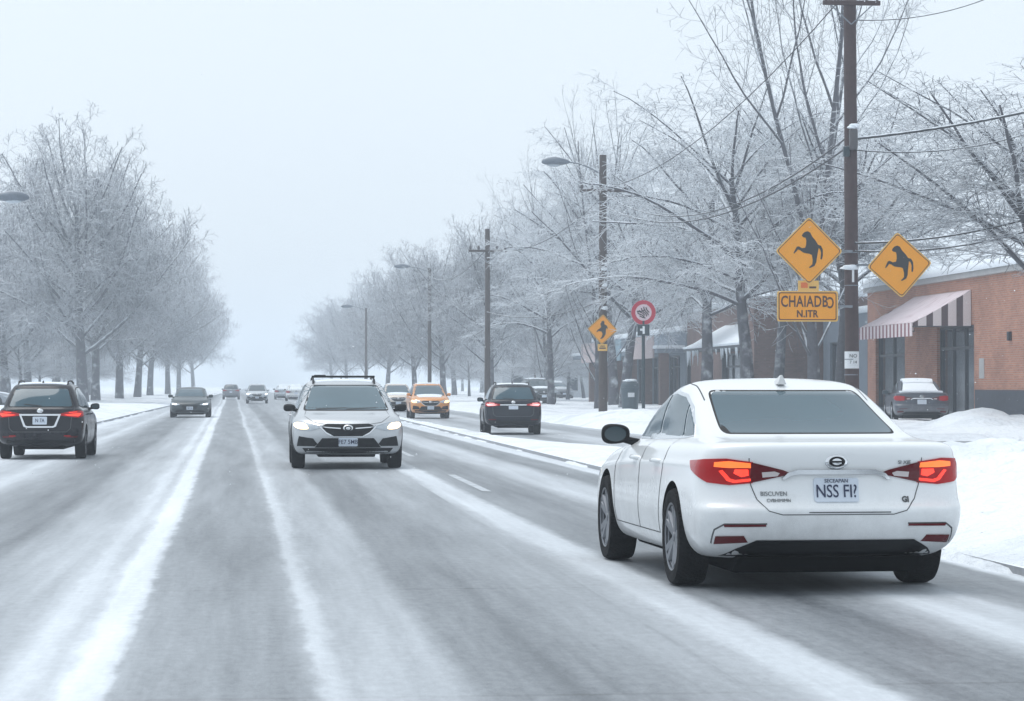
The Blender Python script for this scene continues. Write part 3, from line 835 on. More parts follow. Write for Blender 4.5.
RIGHT = [
    ('tall1', 20.6, 95, 30, (1.0, 1.0, 1.08), "tall bare tree with upright leaders right behind the brown utility pole"),
    ('laden1', 18.9, 99, 70, (.95, .95, 1.0), "snow laden spreading tree whose boughs hang behind the yellow plaque"),
    ('laden2', 19.6, 113, 200, (1.0, 1.0, 1.0), "snow laden tree over the canopy of the brown brick building"),
    ('laden1', 18.8, 133, 310, (.92, .92, 1.0), "snow laden tree whose boughs hang beyond the round red ringed sign"),
    ('tall2', 17.6, 134, 80, .74, "tall bare tree between the wooden pole with the lamp and the brown brick building"),
    ('high', 23.7, 76, 200, (1.05, 1.05, .74), "snow laden tree reaching in over the brick shop from the right edge"),
    ('sparse', 23.9, 66, 20, (.8, .8, .9), "bare tree whose upright branches enter at the upper right corner"),
    ('laden2', 17.6, 156, 260, (.72, .72, .95), "slim trunked snowy tree left of the pole carrying the small yellow sign"),
    ('high', 20.6, 150, 100, (1.0, 1.0, 1.1), "snow laden tree before the low shop row"),
    ('elm1', 17.2, 192, 60, .72, "frosted tree behind the parked dark suv"),
    ('tall1', 19.0, 172, 160, .66, "slender bare tree above the parked cars"),
    ('elm2', 16.4, 230, 160, .76, "frosted tree just right of the middle wooden pole"),
    ('elm1', 16.2, 270, 300, .80, "hazy frosted tree just left of the middle wooden pole"),
    ('elm2', 15.8, 320, 20, .82, "pale tree above the orange suv"),
    ('elm1', 15.4, 374, 130, .84, "faint tree left of the orange suv"),
    ('elm2', 15, 438, 230, .88, "very faint tree above the silver suv's roof rack"),
    ('elm1', 14.6, 516, 330, .92, "last tree of the right row, almost lost in haze"),
    ('elm2', 23, 208, 45, .80, "second row tree behind the slim snowy one on the right"),
    ('elm1', 24, 250, 145, .82, "second row tree behind the hazy right hand trees"),
    ('elm2', 23, 305, 245, .84, "pale second row tree deep in the right wood"),
    ('tall2', 22.6, 200, 190, .85, "tall bare tree beyond the far end of the low shop row"),
    ('high', 23.3, 102.5, 250, (1.0, 1.0, .84), "snow laden tree rising by the corner of the brick shop, behind the brown pole"),
    ('high', 23.6, 117, 20, (.9, .9, 1.0), "snow laden tree close in front of the blue grey building"),
]
for a in RIGHT:
    tree(*a, GR)
for i in range(12):
    y = 196 + i * 13
    tree('laden1' if i % 2 else 'laden2', -17.5 - (i * 7 % 5) * 1.9, y, i * 77, (.52, .52, .42), "low snowy bush among the trunks of the left row", "bushes under the left trees")
for i in range(9):
    y = 196 + i * 15
    tree('laden2' if i % 2 else 'laden1', 22 + (i * 7 % 5) * 1.6, y, i * 77, (.52, .52, .42), "low snowy bush among the trunks of the right row", "bushes under the right trees")
# the woods behind both rows: trees that nothing in the photo tells apart
rgw = random.Random(12)
for i in range(30):
    y = 215 + i * 9.5 + rgw.uniform(-4, 4)
    tree('elm1' if i % 2 else 'elm2', -30 - rgw.random() * 26, y, rgw.random() * 360, rgw.uniform(.62, .9), "hazy grey tree deep in the snowy wood far behind the left row", "trees deep in the left wood")
for i in range(24):
    y = 235 + i * 11 + rgw.uniform(-4, 4)
    tree('elm1' if i % 2 else 'elm2', 30 + rgw.random() * 24, y, rgw.random() * 360, rgw.uniform(.62, .9), "hazy grey tree deep in the snowy wood far behind the right row", "trees deep in the right wood")
# ================================================================== poles, lamps, signs, wires
M_POLE = snowed("creosoted_pole", (.060, .036, .036), lo=.62, hi=.9, nscale=2.0, namp=.30)
M_POLE2 = snowed("weathered_pole", (.070, .055, .050), lo=.66, hi=.95, nscale=2.0, namp=.33)
M_GALV = snowed("galvanised_steel", (.20, .22, .25), rough=.5, lo=.4, hi=.8, namp=.2)
M_DARKM = snowed("dark_painted_steel", (.025, .045, .055), rough=.45, lo=.6, hi=1.0, namp=.2)
M_LAMPH = snowed("lamp_housing", (.13, .155, .19), rough=.5, lo=.75, hi=1.1, namp=.2)
M_YEL = mat("yellow_sign_face", (.90, .35, .004), .5, var=.10, scale=2.5)
M_YEL2 = mat("yellow_sign_back_plate", (.80, .48, .12), .55, var=.12, scale=3)
M_BLK = mat("black_sign_print", (.012, .011, .012), .5, var=.05)
M_BRN = mat("dark_brown_lettering", (.075, .022, .010), .55, var=.1)
M_WHITE = mat("white_sign_face", (.74, .76, .78), .5, var=.12, scale=8)
M_RED = mat("red_sign_print", (.42, .018, .045), .5, var=.12, scale=5)
M_WIRE = snowed("cable", (.045, .048, .055), lo=.3, hi=.8, namp=.5)
M_CER = mat("ceramic", (.07, .065, .07), .3)
M_LUMP = snowed("clinging_snow", (.78, .83, .88), lo=-2, hi=-1)

def jitter_tube(x, y, z0, z1, r0, r1, lean=(0, 0), n=14, amp=.012, seed=1):
    rg = random.Random(seed)
    pts = [(x + lean[0] * t + rg.uniform(-amp, amp), y + lean[1] * t, z0 + (z1 - z0) * t) for t in [i / n for i in range(n + 1)]]
    return pts, [r0 + (r1 - r0) * i / n for i in range(n + 1)]

def snow_lump(name, root, c, d, seed=0):
    b = bmesh.new()
    bmesh.ops.create_icosphere(b, subdivisions=3, radius=1)
    rg = random.Random(seed); ph = rg.random() * 9
    for v in b.verts:
        k = 1 + .18 * math.sin(v.co.x * 3 + ph) * math.cos(v.co.y * 4 + ph) + .1 * math.sin(v.co.z * 6 + v.co.x * 5)
        if v.co.z < 0: v.co.z *= .35
        v.co = Vector((v.co.x * d[0] * k, v.co.y * d[1] * k, v.co.z * d[2] * k)) + Vector(c)
    me = bpy.data.meshes.new(name); b.to_mesh(me); b.free(); me.materials.append(M_LUMP)
    return link(name, me, root, 60)

# ---- the near brown utility pole
PN = ground_at(852.5, 440.0); PN = Vector((PN.x, PN.y, gh(PN.x, PN.y) - .1))
sc_n = F_PX / PN.y                                     # pixels per metre there
pole = thing("utility_pole", "thick dark brown wooden utility pole standing beside the two yellow diamond signs", "utility pole", PN, group="wooden poles along the right side")
top_n = at(851, -60, PN.y).z - PN.z
pts, rr_ = jitter_tube(0, 0, -.3, top_n, .185, .155, (-.06, 0), 16, .006, 3)
MB().tube(pts, rr_, 14).build("shaft", M_POLE, pole, smooth=50)
zc = at(852, 4, PN.y).z - PN.z
mb = MB().box((-.05, -.2, zc), (1.5, .10, .12)); mb.build("crossarm", M_POLE, pole, bevel=.012)
for x in (-.72, -.4, .34, .62):
    MB().lathe([(0, 0), (.035, 0), (.035, .06), (.07, .07), (.075, .11), (.045, .13), (.055, .17), (0, .19)], 'Z', 10, (x, -.2, zc + .06)).build("insulator", M_CER, pole, smooth=50)
for s in (-1, 1):
    MB().tube([(-.05 + s * .55, -.2, zc - .05), (-.05, -.16, zc - .55)], .018, 6).build("brace", M_GALV, pole)
zd = at(852, 140, PN.y).z - PN.z
MB().lathe([(0, -.28), (.10, -.28), (.115, -.2), (.115, .22), (.07, .28), (0, .28)], 'Z', 12, (-.03, -.30, zd)).build("transformer_can", M_CER, pole, smooth=40)
MB().box((-.20, -.22, zd - .32), (.16, .12, .26)).build("junction_box", M_DARKM, pole, bevel=.015)
snow_lump("snow_cap", pole, (-.02, -.28, zd + .29), (.15, .14, .11), 2)
zs = at(852, 272, PN.y).z - PN.z
snow_lump("clinging_snow", pole, (-.12, -.18, zs + .08), (.22, .08, .10), 5)
MB().box((-.02, -.185, zs - .1), (.06, .03, .34)).build("cable_guard", M_WHITE, pole, bevel=.01)
zw = at(852, 360, PN.y).z - PN.z
o = MB().lathe([(.183, -.22), (.186, -.22), (.186, .22), (.183, .22)], 'Z', 20, (-.015, 0, zw)).build("white_band", M_WHITE, pole, smooth=40, fix=False)
for t, dz, sz in (("NO", .1, .13), ("7 14", -.06, .11)):
    me = text_mesh(t, sz, 1.0); me.materials.append(M_BLK)
    q = link("lettering", me, o); q.rotation_euler = (R(90), 0, 0); q.location = (-.02, -.188, zw + dz)
for z in (zs + .5, zs - .35, 2.0, 1.6):
    MB().lathe([(.176, -.012), (.186, -.012), (.186, .012), (.176, .012)], 'Z', 20, (-.02, 0, z), closed=True).build("strap_band", M_GALV, pole, fix=True)

# ---- sign making
def rounded(poly, r, n=4):
    out = []
    m = len(poly)
    for i in range(m):
        p, a, b = Vector(poly[i]), Vector(poly[i - 1]), Vector(poly[(i + 1) % m])
        u, v = (a - p).normalized() * r, (b - p).normalized() * r
        for k in range(n + 1):
            t = k / n
            out.append(tuple(p + u * (1 - t) ** 2 + v * t ** 2))
    return out

FACE = Matrix(((1, 0, 0, 0), (0, 0, -1, 0), (0, 1, 0, 0), (0, 0, 0, 1)))      # drawn in x, z and facing -Y

def ringed(mb, poly, poly2, z0, z1, mi=0):
    n = len(poly)
    vs = [FACE @ Vector((x, y, z)) for z in (z0, z1) for pl in (poly, poly2) for x, y in pl]
    fs = []
    for i in range(n):
        j = (i + 1) % n
        fs += [(2 * n + i, 2 * n + j, 3 * n + j, 3 * n + i), (i, n + i, n + j, j), (i, j, 2 * n + j, 2 * n + i), (n + i, 3 * n + i, 3 * n + j, n + j)]
    return mb.add(vs, fs, mi)

def scale_poly(poly, k): return [(x * k, y * k) for x, y in poly]
def inset_rect(w, h, r): return rounded([(-w, -h), (w, -h), (w, h), (-w, h)], r)

def fill_poly(mb, poly, z0, z1):
    """a flat shape of any outline, with thickness"""
    v2, e, f, *_ = delaunay_2d_cdt([Vector(p) for p in poly], [], [list(range(len(poly)))], 1, 1e-6)
    n = len(v2)
    vs = [FACE @ Vector((p.x, p.y, z)) for z in (z0, z1) for p in v2]
    fs = [tuple(q) for q in f] + [tuple(i + n for i in q) for q in f]
    # outline walls
    fs += [(i, (i + 1) % len(poly), (i + 1) % len(poly) + n, i + n) for i in range(len(poly))] if n == len(poly) else []
    return mb.add(vs, fs)

CREATURE = [(215, 180), (221, 170), (230, 162), (245, 158), (258, 165), (268, 185), (285, 205), (297, 225), (312, 230), (321, 248), (321, 280), (316, 298), (309, 296), (312, 265),
            (307, 247), (300, 242), (296, 262), (291, 290), (288, 312), (279, 330), (262, 338), (252, 341), (253, 335), (268, 322), (270, 300), (266, 276), (254, 270), (238, 268), (222, 264),
            (206, 252), (196, 249), (187, 260), (176, 270), (174, 266), (180, 253), (190, 236), (200, 233), (215, 242), (232, 240), (237, 225), (238, 205), (235, 191), (222, 188)]
def creature(half, dx=0.0, dz=0.0, k=1.0):
    return [((x - 252 + dx) / 168 * half * k, -(y - 256 + dz) / 168 * half * k) for x, y in CREATURE][::-1]

def diamond(root_name, label, c, half, roll, yaw, art, group, snowtop=True):
    root = thing(root_name, label, "road sign", c, yaw, group)
    base = rounded([(0, -half), (half, 0), (0, half), (-half, 0)], half * .10)
    mb = MB(); mb.prism(base, 0, .012, FACE); pl = mb.build("plate", M_YEL, root)
    mb = MB(); ringed(mb, scale_poly(base, .965), scale_poly(base, .935), .0125, .0150); mb.build("border", M_BRN, root)
    mb = MB(); ringed(mb, scale_poly(base, 1.012), scale_poly(base, .97), -.002, .0135); mb.build("edge", M_YEL2, root)
    mb = MB(); fill_poly(mb, art, .0125, .0155); mb.build("animal_symbol", M_BLK, root)
    for o in root.children: o.rotation_euler = (0, roll, 0)
    return root

YS = PN.y - .42
c1 = at(809, 251, YS); c2 = at(899.5, 265, YS + .12)
m1, m2 = F_PX / YS, F_PX / (YS + .12)
GS = "yellow diamond signs with an upright animal"
diamond("diamond_sign", "larger yellow diamond sign with a rearing black animal, directly above the yellow plaque", c1, 34.5 / m1, 0, 0, creature(34.5 / m1), GS)
diamond("diamond_sign", "tilted yellow diamond sign with a black animal, right of the thick brown pole", c2, 33.5 / m2, R(-4), 0, creature(33.5 / m2, 2, -2, 1.0), GS)
# plaque with its small tab
cp_ = at(807.5, 306.3, YS)
pq = thing("name_plaque", "yellow rectangular plaque with dark lettering hung below the larger diamond sign", "sign", cp_)
w_, h_ = 31 / m1, 15.2 / m1
b0 = inset_rect(w_, h_, .06)
MB().prism(b0, 0, .012, FACE).build("plate", M_YEL, pq)
mb = MB(); ringed(mb, inset_rect(w_ * .965, h_ * .93, .055), inset_rect(w_ * .935, h_ * .865, .05), .0125, .015); mb.build("border", M_BRN, pq)
mb = MB(); ringed(mb, inset_rect(w_ * 1.012, h_ * 1.022, .06), inset_rect(w_ * .97, h_ * .94, .055), -.002, .0135); mb.build("edge", M_YEL2, pq)
for t, dx, dz, sz, sx in (("CHAIADB", -.085, .11, .40, .68), ("N.ITR", -.01, -.20, .25, .86)):
    me = text_mesh(t, sz, 1.06, .008); me.materials.append(M_BRN)
    q = link("lettering", me, pq); q.rotation_euler = (R(90), 0, 0); q.location = (dx, -.0145, dz); q.scale = (sx, 1, 1)
me = text_mesh("C", .40, 1.0, .008); me.materials.append(M_BRN)          # the last letter is a turned C
q = link("lettering", me, pq); q.rotation_euler = (R(90), R(180), 0); q.location = (.60, -.0145, .11); q.scale = (.62, 1, 1)
tb = at(808.5, 285.5, YS)
mb = MB(); mb.box2((-.27, .0, 0), (.27, .02, .27)); o = mb.build("tab", M_YEL2, pq); o.location = (.03, .015, h_ * 1.02)
mb = MB(); mb.box2((-.2, -.006, .08), (-.02, -.001, .22)); q = mb.build("tab_print", mat("orange_print", (.75, .16, .02), .5), o)
mb = MB(); mb.box2((.02, -.006, .07), (.2, -.001, .12)); mb.build("tab_print", M_BRN, o)
br = MB()
for zz, xa, xb in ((c1.z, c1.x, PN.x - .1), (cp_.z, cp_.x - .3, PN.x - .1)):
    br.box2((xa - PN.x, -.40, zz - PN.z - .03), (xb - PN.x, -.36, zz - PN.z + .03)); br.box2((xb - PN.x - .03, -.36, zz - PN.z - .03), (xb - PN.x + .03, -.1, zz - PN.z + .03))
br.box2((c1.x - PN.x - .03, -.38 + .02, cp_.z - PN.z - .2), (c1.x - PN.x + .03, -.35 + .03, c1.z - PN.z + .5))
br.box2((.1, -.28, c2.z - PN.z - .03), (c2.x - PN.x, -.24, c2.z - PN.z + .03)); br.box2((.07, -.24, c2.z - PN.z - .03), (.13, -.08, c2.z - PN.z + .03))
br.build("sign_bracket", M_GALV, pole)

# ---- the middle wooden poles
def wood_pole(label, px, base_py, top_py, r, arm_py=None, lamp=None, wires_arm=True, mname=M_POLE2, seed=1):
    g = ground_at(px, base_py); g.z = gh(g.x, g.y) - .05
    H = at(px, top_py, g.y).z - g.z
    root = thing("utility_pole", label, "utility pole", g, group="wooden poles along the right side")
    pts, rad = jitter_tube(0, 0, -.3, H, r, r * .78, (0, 0), 12, .008, seed)
    MB().tube(pts, rad, 10).build("shaft", mname, root, smooth=50)
    if arm_py is not None:
        za = at(px, arm_py, g.y).z - g.z
        MB().box((0, -r - .04, za), (2.1, .10, .13)).build("crossarm", mname, root, bevel=.012)
        for s in (-.95, -.5, .5, .95):
            MB().lathe([(0, 0), (.04, 0), (.075, .07), (.08, .12), (.05, .15), (.055, .2), (0, .22)], 'Z', 8, (s, -r - .04, za + .065)).build("insulator", M_CER, root, smooth=50)
        for s in (-1, 1):
            MB().tube([(s * .7, -r - .04, za - .06), (0, -r, za - .6)], .02, 6).build("brace", M_GALV, root)
    return root, g, H

def cobra(root, z, reach, rise, r=.035, size=1.0, side=-1):
    """an arm and a shoe shaped lamp head"""
    pts = [(side * reach * t, 0, z + rise * math.sin(t * math.pi / 2)) for t in [i / 10 for i in range(11)]]
    a = MB().tube(pts, [r * 1.2 - r * .4 * i / 10 for i in range(11)], 8).build("lamp_arm", M_GALV, root, smooth=50)
    e = pts[-1]
    b = bmesh.new(); bmesh.ops.create_uvsphere(b, u_segments=18, v_segments=12, radius=1)
    for v in b.verts:
        x, y, zz = v.co
        taper = 1 - .35 * max(0, -x)
        v.co = Vector((side * (x * .52 * size + .45 * size) + e[0], y * .19 * size * taper, e[2] + zz * (.20 if zz > 0 else .12) * size * taper - .01))
    me = bpy.data.meshes.new("lamp_head"); b.to_mesh(me); b.free(); me.materials.append(M_LAMPH)
    h = link("lamp_head", me, root, 60)
    b = bmesh.new(); bmesh.ops.create_uvsphere(b, u_segments=14, v_segments=8, radius=1)
    for v in b.verts:
        v.co = Vector((side * (v.co.x * .26 * size + .52 * size) + e[0], v.co.y * .14 * size, e[2] + v.co.z * .10 * size - .075 * size))
    me = bpy.data.meshes.new("lens"); b.to_mesh(me); b.free(); me.materials.append(mat("lamp_glass", (.45, .5, .55), .2))
    link("lens", me, h, 60)
    return root

p1, g1, H1 = wood_pole("grey brown wooden pole with a street lamp arm and a small yellow diamond sign", 603, 417.5, 155, .20, 191, seed=3)
zl = at(603, 175, g1.y).z - g1.z
cobra(p1, zl, 1.5, .55, .045, 1.25)
for zz in (4.6, 5.6, 6.3):
    snow_lump("clinging_snow", p1, (.05, -.17, zz), (.13, .07, .10 + .03 * (zz % 1)), int(zz * 3))
p2, g2, H2 = wood_pole("middle wooden pole behind the dark suv, with a crossarm high up", 487.5, 411.0, 229, .17, 251, seed=4)
p3, g3, H3 = wood_pole("slim hazy pole with a lamp arm left of the middle wooden pole", 429.5, 404.0, 268, .16, None, seed=5)
cobra(p3, H3 - .3, 1.5, .4, .045, 1.2)
p4, g4, H4 = wood_pole("faint thin lamp pole farthest up the road, left of the orange suv", 366, 399.5, 308, .14, None, seed=6)
cobra(p4, H4 - .2, 1.3, .35, .045, 1.2)
p5, g5, H5 = wood_pole("thin grey pole between the parked cars and the slim snowy tree", 535, 401.0, 335, .11, None, M_POLE2, seed=7)

# small diamond sign on that pole
c3 = at(602.5, 329.5, g1.y - .34); m3 = F_PX / c3.y
BLOB = [(-.10, .52), (.02, .60), (.10, .50), (.10, .36), (.28, .26), (.36, .06), (.26, .10), (.22, -.02), (.24, -.26), (.10, -.52), (.0, -.62), (-.14, -.62), (-.04, -.50), (.02, -.30), (-.06, -.14), (-.24, -.12), (-.40, -.22), (-.36, -.08), (-.20, .06), (-.10, .16), (-.16, .36)]
diamond("diamond_sign", "small yellow diamond sign with a black figure, fixed on the wooden pole with the lamp", c3, 15.2 / m3, R(3), 0, [(x * 15.2 / m3, y * 15.2 / m3) for x, y in BLOB][::-1], GS)
tg = thing("sign_tab", "little orange plate under the small diamond sign on the wooden pole", "sign", (c3.x, c3.y, at(602, 347.5, c3.y).z))
MB().box((0, 0, 0), (.42, .02, .30)).build("plate", M_YEL2, tg, bevel=.005)
mb = MB(); mb.box2((-.14, -.016, -.06), (.14, -.0115, .0)); mb.box2((-.10, -.016, .04), (.10, -.0115, .08)); mb.build("print", M_BRN, tg)
MB().box((-.0, -.245, c3.z - g1.z), (.07, .14, .9)).build("sign_bracket", M_GALV, p1)

# ---- round prohibition sign on its own post
gp = ground_at(643.5, 424); gp.z = gh(gp.x, gp.y) - .05
m4 = F_PX / gp.y
rs_ = thing("prohibition_sign", "round white sign with a thick red ring on a thin dark post", "road sign", gp)
zc_ = at(643.5, 312.5, gp.y).z - gp.z
MB().tube([(0, .03, -.3), (0, .03, zc_ - .3)], .062, 10).build("post", M_DARKM, rs_, smooth=50)
rad = 12.6 / m4
circ = [(rad * math.cos(a), rad * math.sin(a)) for a in [2 * math.pi * i / 40 for i in range(40)]]
def put(o): o.location = (0, 0, zc_); return o
put(MB().prism(circ, 0, .014, FACE).build("plate", mat("pinkish_sign_face", (.62, .50, .53), .5, var=.3, scale=9), rs_))
mb = MB(); ringed(mb, scale_poly(circ, .985), scale_poly(circ, .66), .0145, .018); put(mb.build("red_ring", M_RED, rs_))
STROKES = [[(-.48, -.02), (-.30, -.14), (-.12, -.20), (.06, -.34)], [(-.36, .16), (-.24, .02), (-.06, -.06), (.10, -.22)], [(-.18, .34), (-.10, .14), (.02, .02), (.20, -.10), (.26, -.3)],
           [(.02, .44), (.06, .24), (.16, .08), (.32, -.04), (.40, -.2)], [(.20, .40), (.26, .22), (.36, .10), (.46, .02)], [(-.52, .10), (-.34, .06), (-.10, .12), (.14, .22)], [(-.3, -.28), (-.1, -.38), (.14, -.44)]]
mb = MB()
for s_ in STROKES:
    for (xa, ya), (xb, yb) in zip(s_[:-1], s_[1:]):
        d = Vector((xb - xa, yb - ya)); nn = Vector((-d.y, d.x)).normalized() * .045
        e = d.normalized() * .02
        q = [Vector((xa, ya)) - e + nn, Vector((xa, ya)) - e - nn, Vector((xb, yb)) + e - nn, Vector((xb, yb)) + e + nn]
        mb.prism([(p.x * rad, p.y * rad) for p in q], .0145 + .0003 * len(mb.f) / 6 % .003, .0175 + .0001 * (len(mb.f) / 6), FACE)
put(mb.build("animal_symbol", M_BLK, rs_))
zb_ = at(643.5, 330, gp.y).z - gp.z
MB().box((0, -.02, zb_), (.44, .05, .42)).build("small_plate", M_DARKM, rs_, bevel=.02)
sy = MB(); sy.box2((-.04, -.052, -.14), (.04, -.047, .14)); sy.box2((-.13, -.052, -.03), (-.042, -.047, .05)); o = sy.build("plate_symbol", M_WHITE, rs_); o.location = (0, 0, zb_)

# ---- lamp head reaching in at the left edge, its pole outside the picture
Yl = 85.0
hl = at(15, 197.5, Yl)
ll = thing("street_lamp", "grey street lamp head reaching into the picture from the left edge", "street lamp", (hl.x - 3.1, Yl, 0))
MB().tube([(0, 0, -.3), (0, 0, hl.z - .3)], [.13, .08], 12).build("pole", M_GALV, ll, smooth=50)
cobra(ll, hl.z - .5, 2.45, .5, .045, 1.15, side=1)

# ---- wires
def wire(label, pts, sag, r=.016):
    P = []
    for a, b in zip(pts[:-1], pts[1:]):
        a, b = Vector(a), Vector(b)
        for i in range(17):
            t = i / 16
            if P and i == 0: continue
            q = a.lerp(b, t); q.z -= sag * 4 * t * (1 - t)
            P.append(q)
    o = MB().tube(P, r, 5).build("overhead_cable", M_WIRE, None, smooth=80)
    tag(o, label, "cable", "overhead cables")
def onpole(root, py, dx=0.0, px=852):
    return at(px + dx, py, PN.y - .17)
A_ = Vector((33, 34, 0))
wire("thick black cable rising from the brown pole's dark box to the right edge", [onpole(None, 139), at(1060, 104, 72)], .1, .04)
wire("cable drooping from the brown pole's dark box toward the pole with the lamp", [onpole(None, 146, -3), at(603, 205, g1.y - .3)], 1.3, .026)
wire("second cable just above, from the brown pole toward the pole with the lamp", [onpole(None, 136, -3), at(603, 193, g1.y - .3)], 1.5, .022)
wire("cable passing low from the brown pole over the brick shop's roof edge", [onpole(None, 243, 3), at(1060, 208, 78)], .25, .032)
wire("lowest cable from the brown pole just above the tilted diamond sign", [onpole(None, 251, 3), at(1060, 220, 78)], .3, .026)
wire("high cable from the brown pole's crossarm to the lamp pole's crossarm", [onpole(None, 2, -14), at(596, 190, g1.y - .2)], 1.0, .016)
wire("high cable between the lamp pole's and the middle pole's crossarms", [at(609, 190, g1.y - .2), at(491, 250, g2.y - .3)], .9, .020)
wire("low cable between the lamp pole and the middle pole", [at(603, 300, g1.y - .22), at(487, 312, g2.y - .25)], .5, .022)
wire("thin cable rising from the brown pole toward the upper right corner", [onpole(None, 20, 4), at(1060, -40, 74)], .5, .016)
wire("thin cable just under the thick one at the right of the brown pole", [onpole(None, 150, 3), at(1060, 122, 74)], .35, .018)
wire("far cable from the middle pole to the slim hazy pole", [at(484, 252, g2.y - .3), at(429, 276, g3.y - .2)], .8, .022)
# ================================================================== cars
def paint(name, col, metal=0.0, rough=.32, var=.04, coat=.6, dirt=.35, spec=.5):
    """car paint with a film of road salt thrown up towards the sills"""
    m, n, p = new_mat(name)
    L = n.links.new
    tc = N(n, "ShaderNodeTexCoord"); sx = N(n, "ShaderNodeSeparateXYZ"); L(tc.outputs['Object'], sx.inputs[0])
    no = N(n, "ShaderNodeTexNoise"); no.inputs['Scale'].default_value = 5; no.inputs['Detail'].default_value = 8; no.inputs['Roughness'].default_value = .7
    L(tc.outputs['Object'], no.inputs['Vector'])
    a = N(n, "ShaderNodeMath", operation='MULTIPLY_ADD'); L(no.outputs['Fac'], a.inputs[0]); a.inputs[1].default_value = .9; L(sx.outputs['Z'], a.inputs[2])
    mr = N(n, "ShaderNodeMapRange", interpolation_type='SMOOTHSTEP'); L(a.outputs[0], mr.inputs['Value'])
    mr.inputs['From Min'].default_value, mr.inputs['From Max'].default_value = 1.15, .55
    mr.inputs['To Min'].default_value, mr.inputs['To Max'].default_value = .0, dirt
    mx = N(n, "ShaderNodeMixRGB"); L(mr.outputs[0], mx.inputs[0]); mx.inputs[1].default_value = (*col, 1); mx.inputs[2].default_value = (.34, .34, .34, 1)
    L(mx.outputs[0], p.inputs['Base Color'])
    p.inputs['Metallic'].default_value = metal
    r2 = N(n, "ShaderNodeMapRange"); L(mr.outputs[0], r2.inputs['Value']); r2.inputs['To Min'].default_value = rough; r2.inputs['To Max'].default_value = .85
    L(r2.outputs[0], p.inputs['Roughness'])
    p.inputs['Specular IOR Level'].default_value = spec
    p.inputs['Coat Weight'].default_value = coat; p.inputs['Coat Roughness'].default_value = .07
    return m

M_CGLASS = mat("tinted_car_glass", (.035, .060, .072), .07, var=.2, scale=1.5, spec=.6)
M_CGLASS2 = mat("misted_car_glass", (.036, .080, .105), .07, var=.25, scale=1.2, spec=.6)
M_CGLASS3 = mat("pale_misted_glass", (.06, .11, .135), .08, var=.3, scale=1.2)
M_RUB = mat("black_rubber", (.012, .012, .013), .75, var=.3, scale=20)
M_TYRE = mat("wet_tyre", (.010, .010, .011), .8, var=.5, scale=14, bump=.4, bscale=50, spec=.15)
M_PLAS = mat("black_plastic", (.010, .0105, .012), .55, var=.25, scale=9, spec=.22)
M_WELL = mat("wheel_well", (.004, .004, .005), .9, spec=.05)
M_CHROME = mat("chrome", (.72, .74, .76), .16, metal=1.0, var=.04)
M_ALLOY = mat("alloy_wheel", (.34, .36, .39), .35, metal=.85, var=.15, scale=8)
M_ALLOYM = mat("grey_alloy", (.20, .21, .23), .38, metal=.8, var=.2, scale=8)
M_ALLOYD = mat("dark_alloy", (.10, .105, .115), .4, metal=.8, var=.15)
M_DISC = mat("brake_disc", (.10, .10, .11), .5, metal=.7)
M_LRED = mat("red_tail_lens", (.24, .003, .006), .16, var=.3, coat=.15, spec=.25, emit=(.8, .010, .010), estr=.11)
M_LDRED = mat("dark_red_lens", (.10, .002, .006), .14, var=.3, coat=.2, spec=.3)
M_LLIT = mat("lit_tail_lamp", (.6, .03, .02), .25, emit=(1.0, .045, .02), estr=1.3)
M_LORG = mat("lit_orange_lamp", (.7, .2, .03), .25, emit=(1.0, .13, .025), estr=.95)
M_LRIM = mat("lit_tail_edge", (.6, .03, .02), .25, emit=(1.0, .05, .025), estr=.8)
M_LCLR = mat("clear_lens", (.55, .50, .50), .15, var=.1)
M_HEAD = mat("headlight_lens", (.42, .46, .50), .10, var=.25, scale=14)
M_HLIT = mat("lit_headlamp_warm", (.9, .8, .6), .3, emit=(1.0, .66, .30), estr=3.0)
M_HLITW = mat("lit_headlamp_white", (.9, .9, .9), .3, emit=(.92, .97, 1.0), estr=1.8)
M_HLITO = mat("lit_headlamp_amber", (.9, .6, .3), .3, emit=(1.0, .52, .14), estr=3.4)
M_PLATE = mat("plate_face", (.60, .66, .74), .5, var=.10, scale=12)
M_PLATEF = mat("plate_edge", (.25, .29, .36), .5)
M_PTXT = mat("plate_lettering", (.02, .03, .075), .5)
M_SNOWCAR = snowed("snow_on_car", (.72, .77, .82), lo=-2, hi=-1)
M_GAP = mat("panel_gap", (.09, .095, .10), .8)
M_FROST = mat("frost_film", (.62, .68, .73), .7, var=.2, scale=3)

def half_ring(lp, ztab, nR=10, nS=11, nF=10):
    (w_, yr, yf, dr, df, er, ef, bar) = lp
    pts = []
    for i in range(nR + 1):
        ph = i / nR * math.pi / 2
        pts.append((w_ * math.sin(ph) ** (2 / er), yr + dr * (1 - max(0, math.cos(ph)) ** (2 / er))))
    ya, yb = yr + dr, yf - df
    for i in range(1, nS):
        t = i / nS
        pts.append((w_ * (1 + bar * math.sin(math.pi * t)), ya + (yb - ya) * t))
    for i in range(nF, -1, -1):
        ph = i / nF * math.pi / 2
        pts.append((w_ * math.sin(ph) ** (2 / ef), yf - df * (1 - max(0, math.cos(ph)) ** (2 / ef))))
    ky = np.array([-2.4, -1.3, 0, 1.2, 2.4])
    z = np.asarray(ztab, float) if hasattr(ztab, '__len__') else np.full(5, float(ztab))
    c = np.polyfit(ky, z, 3)
    return [(x, y, float(np.polyval(c, max(-2.5, min(2.5, y))))) for x, y in pts]

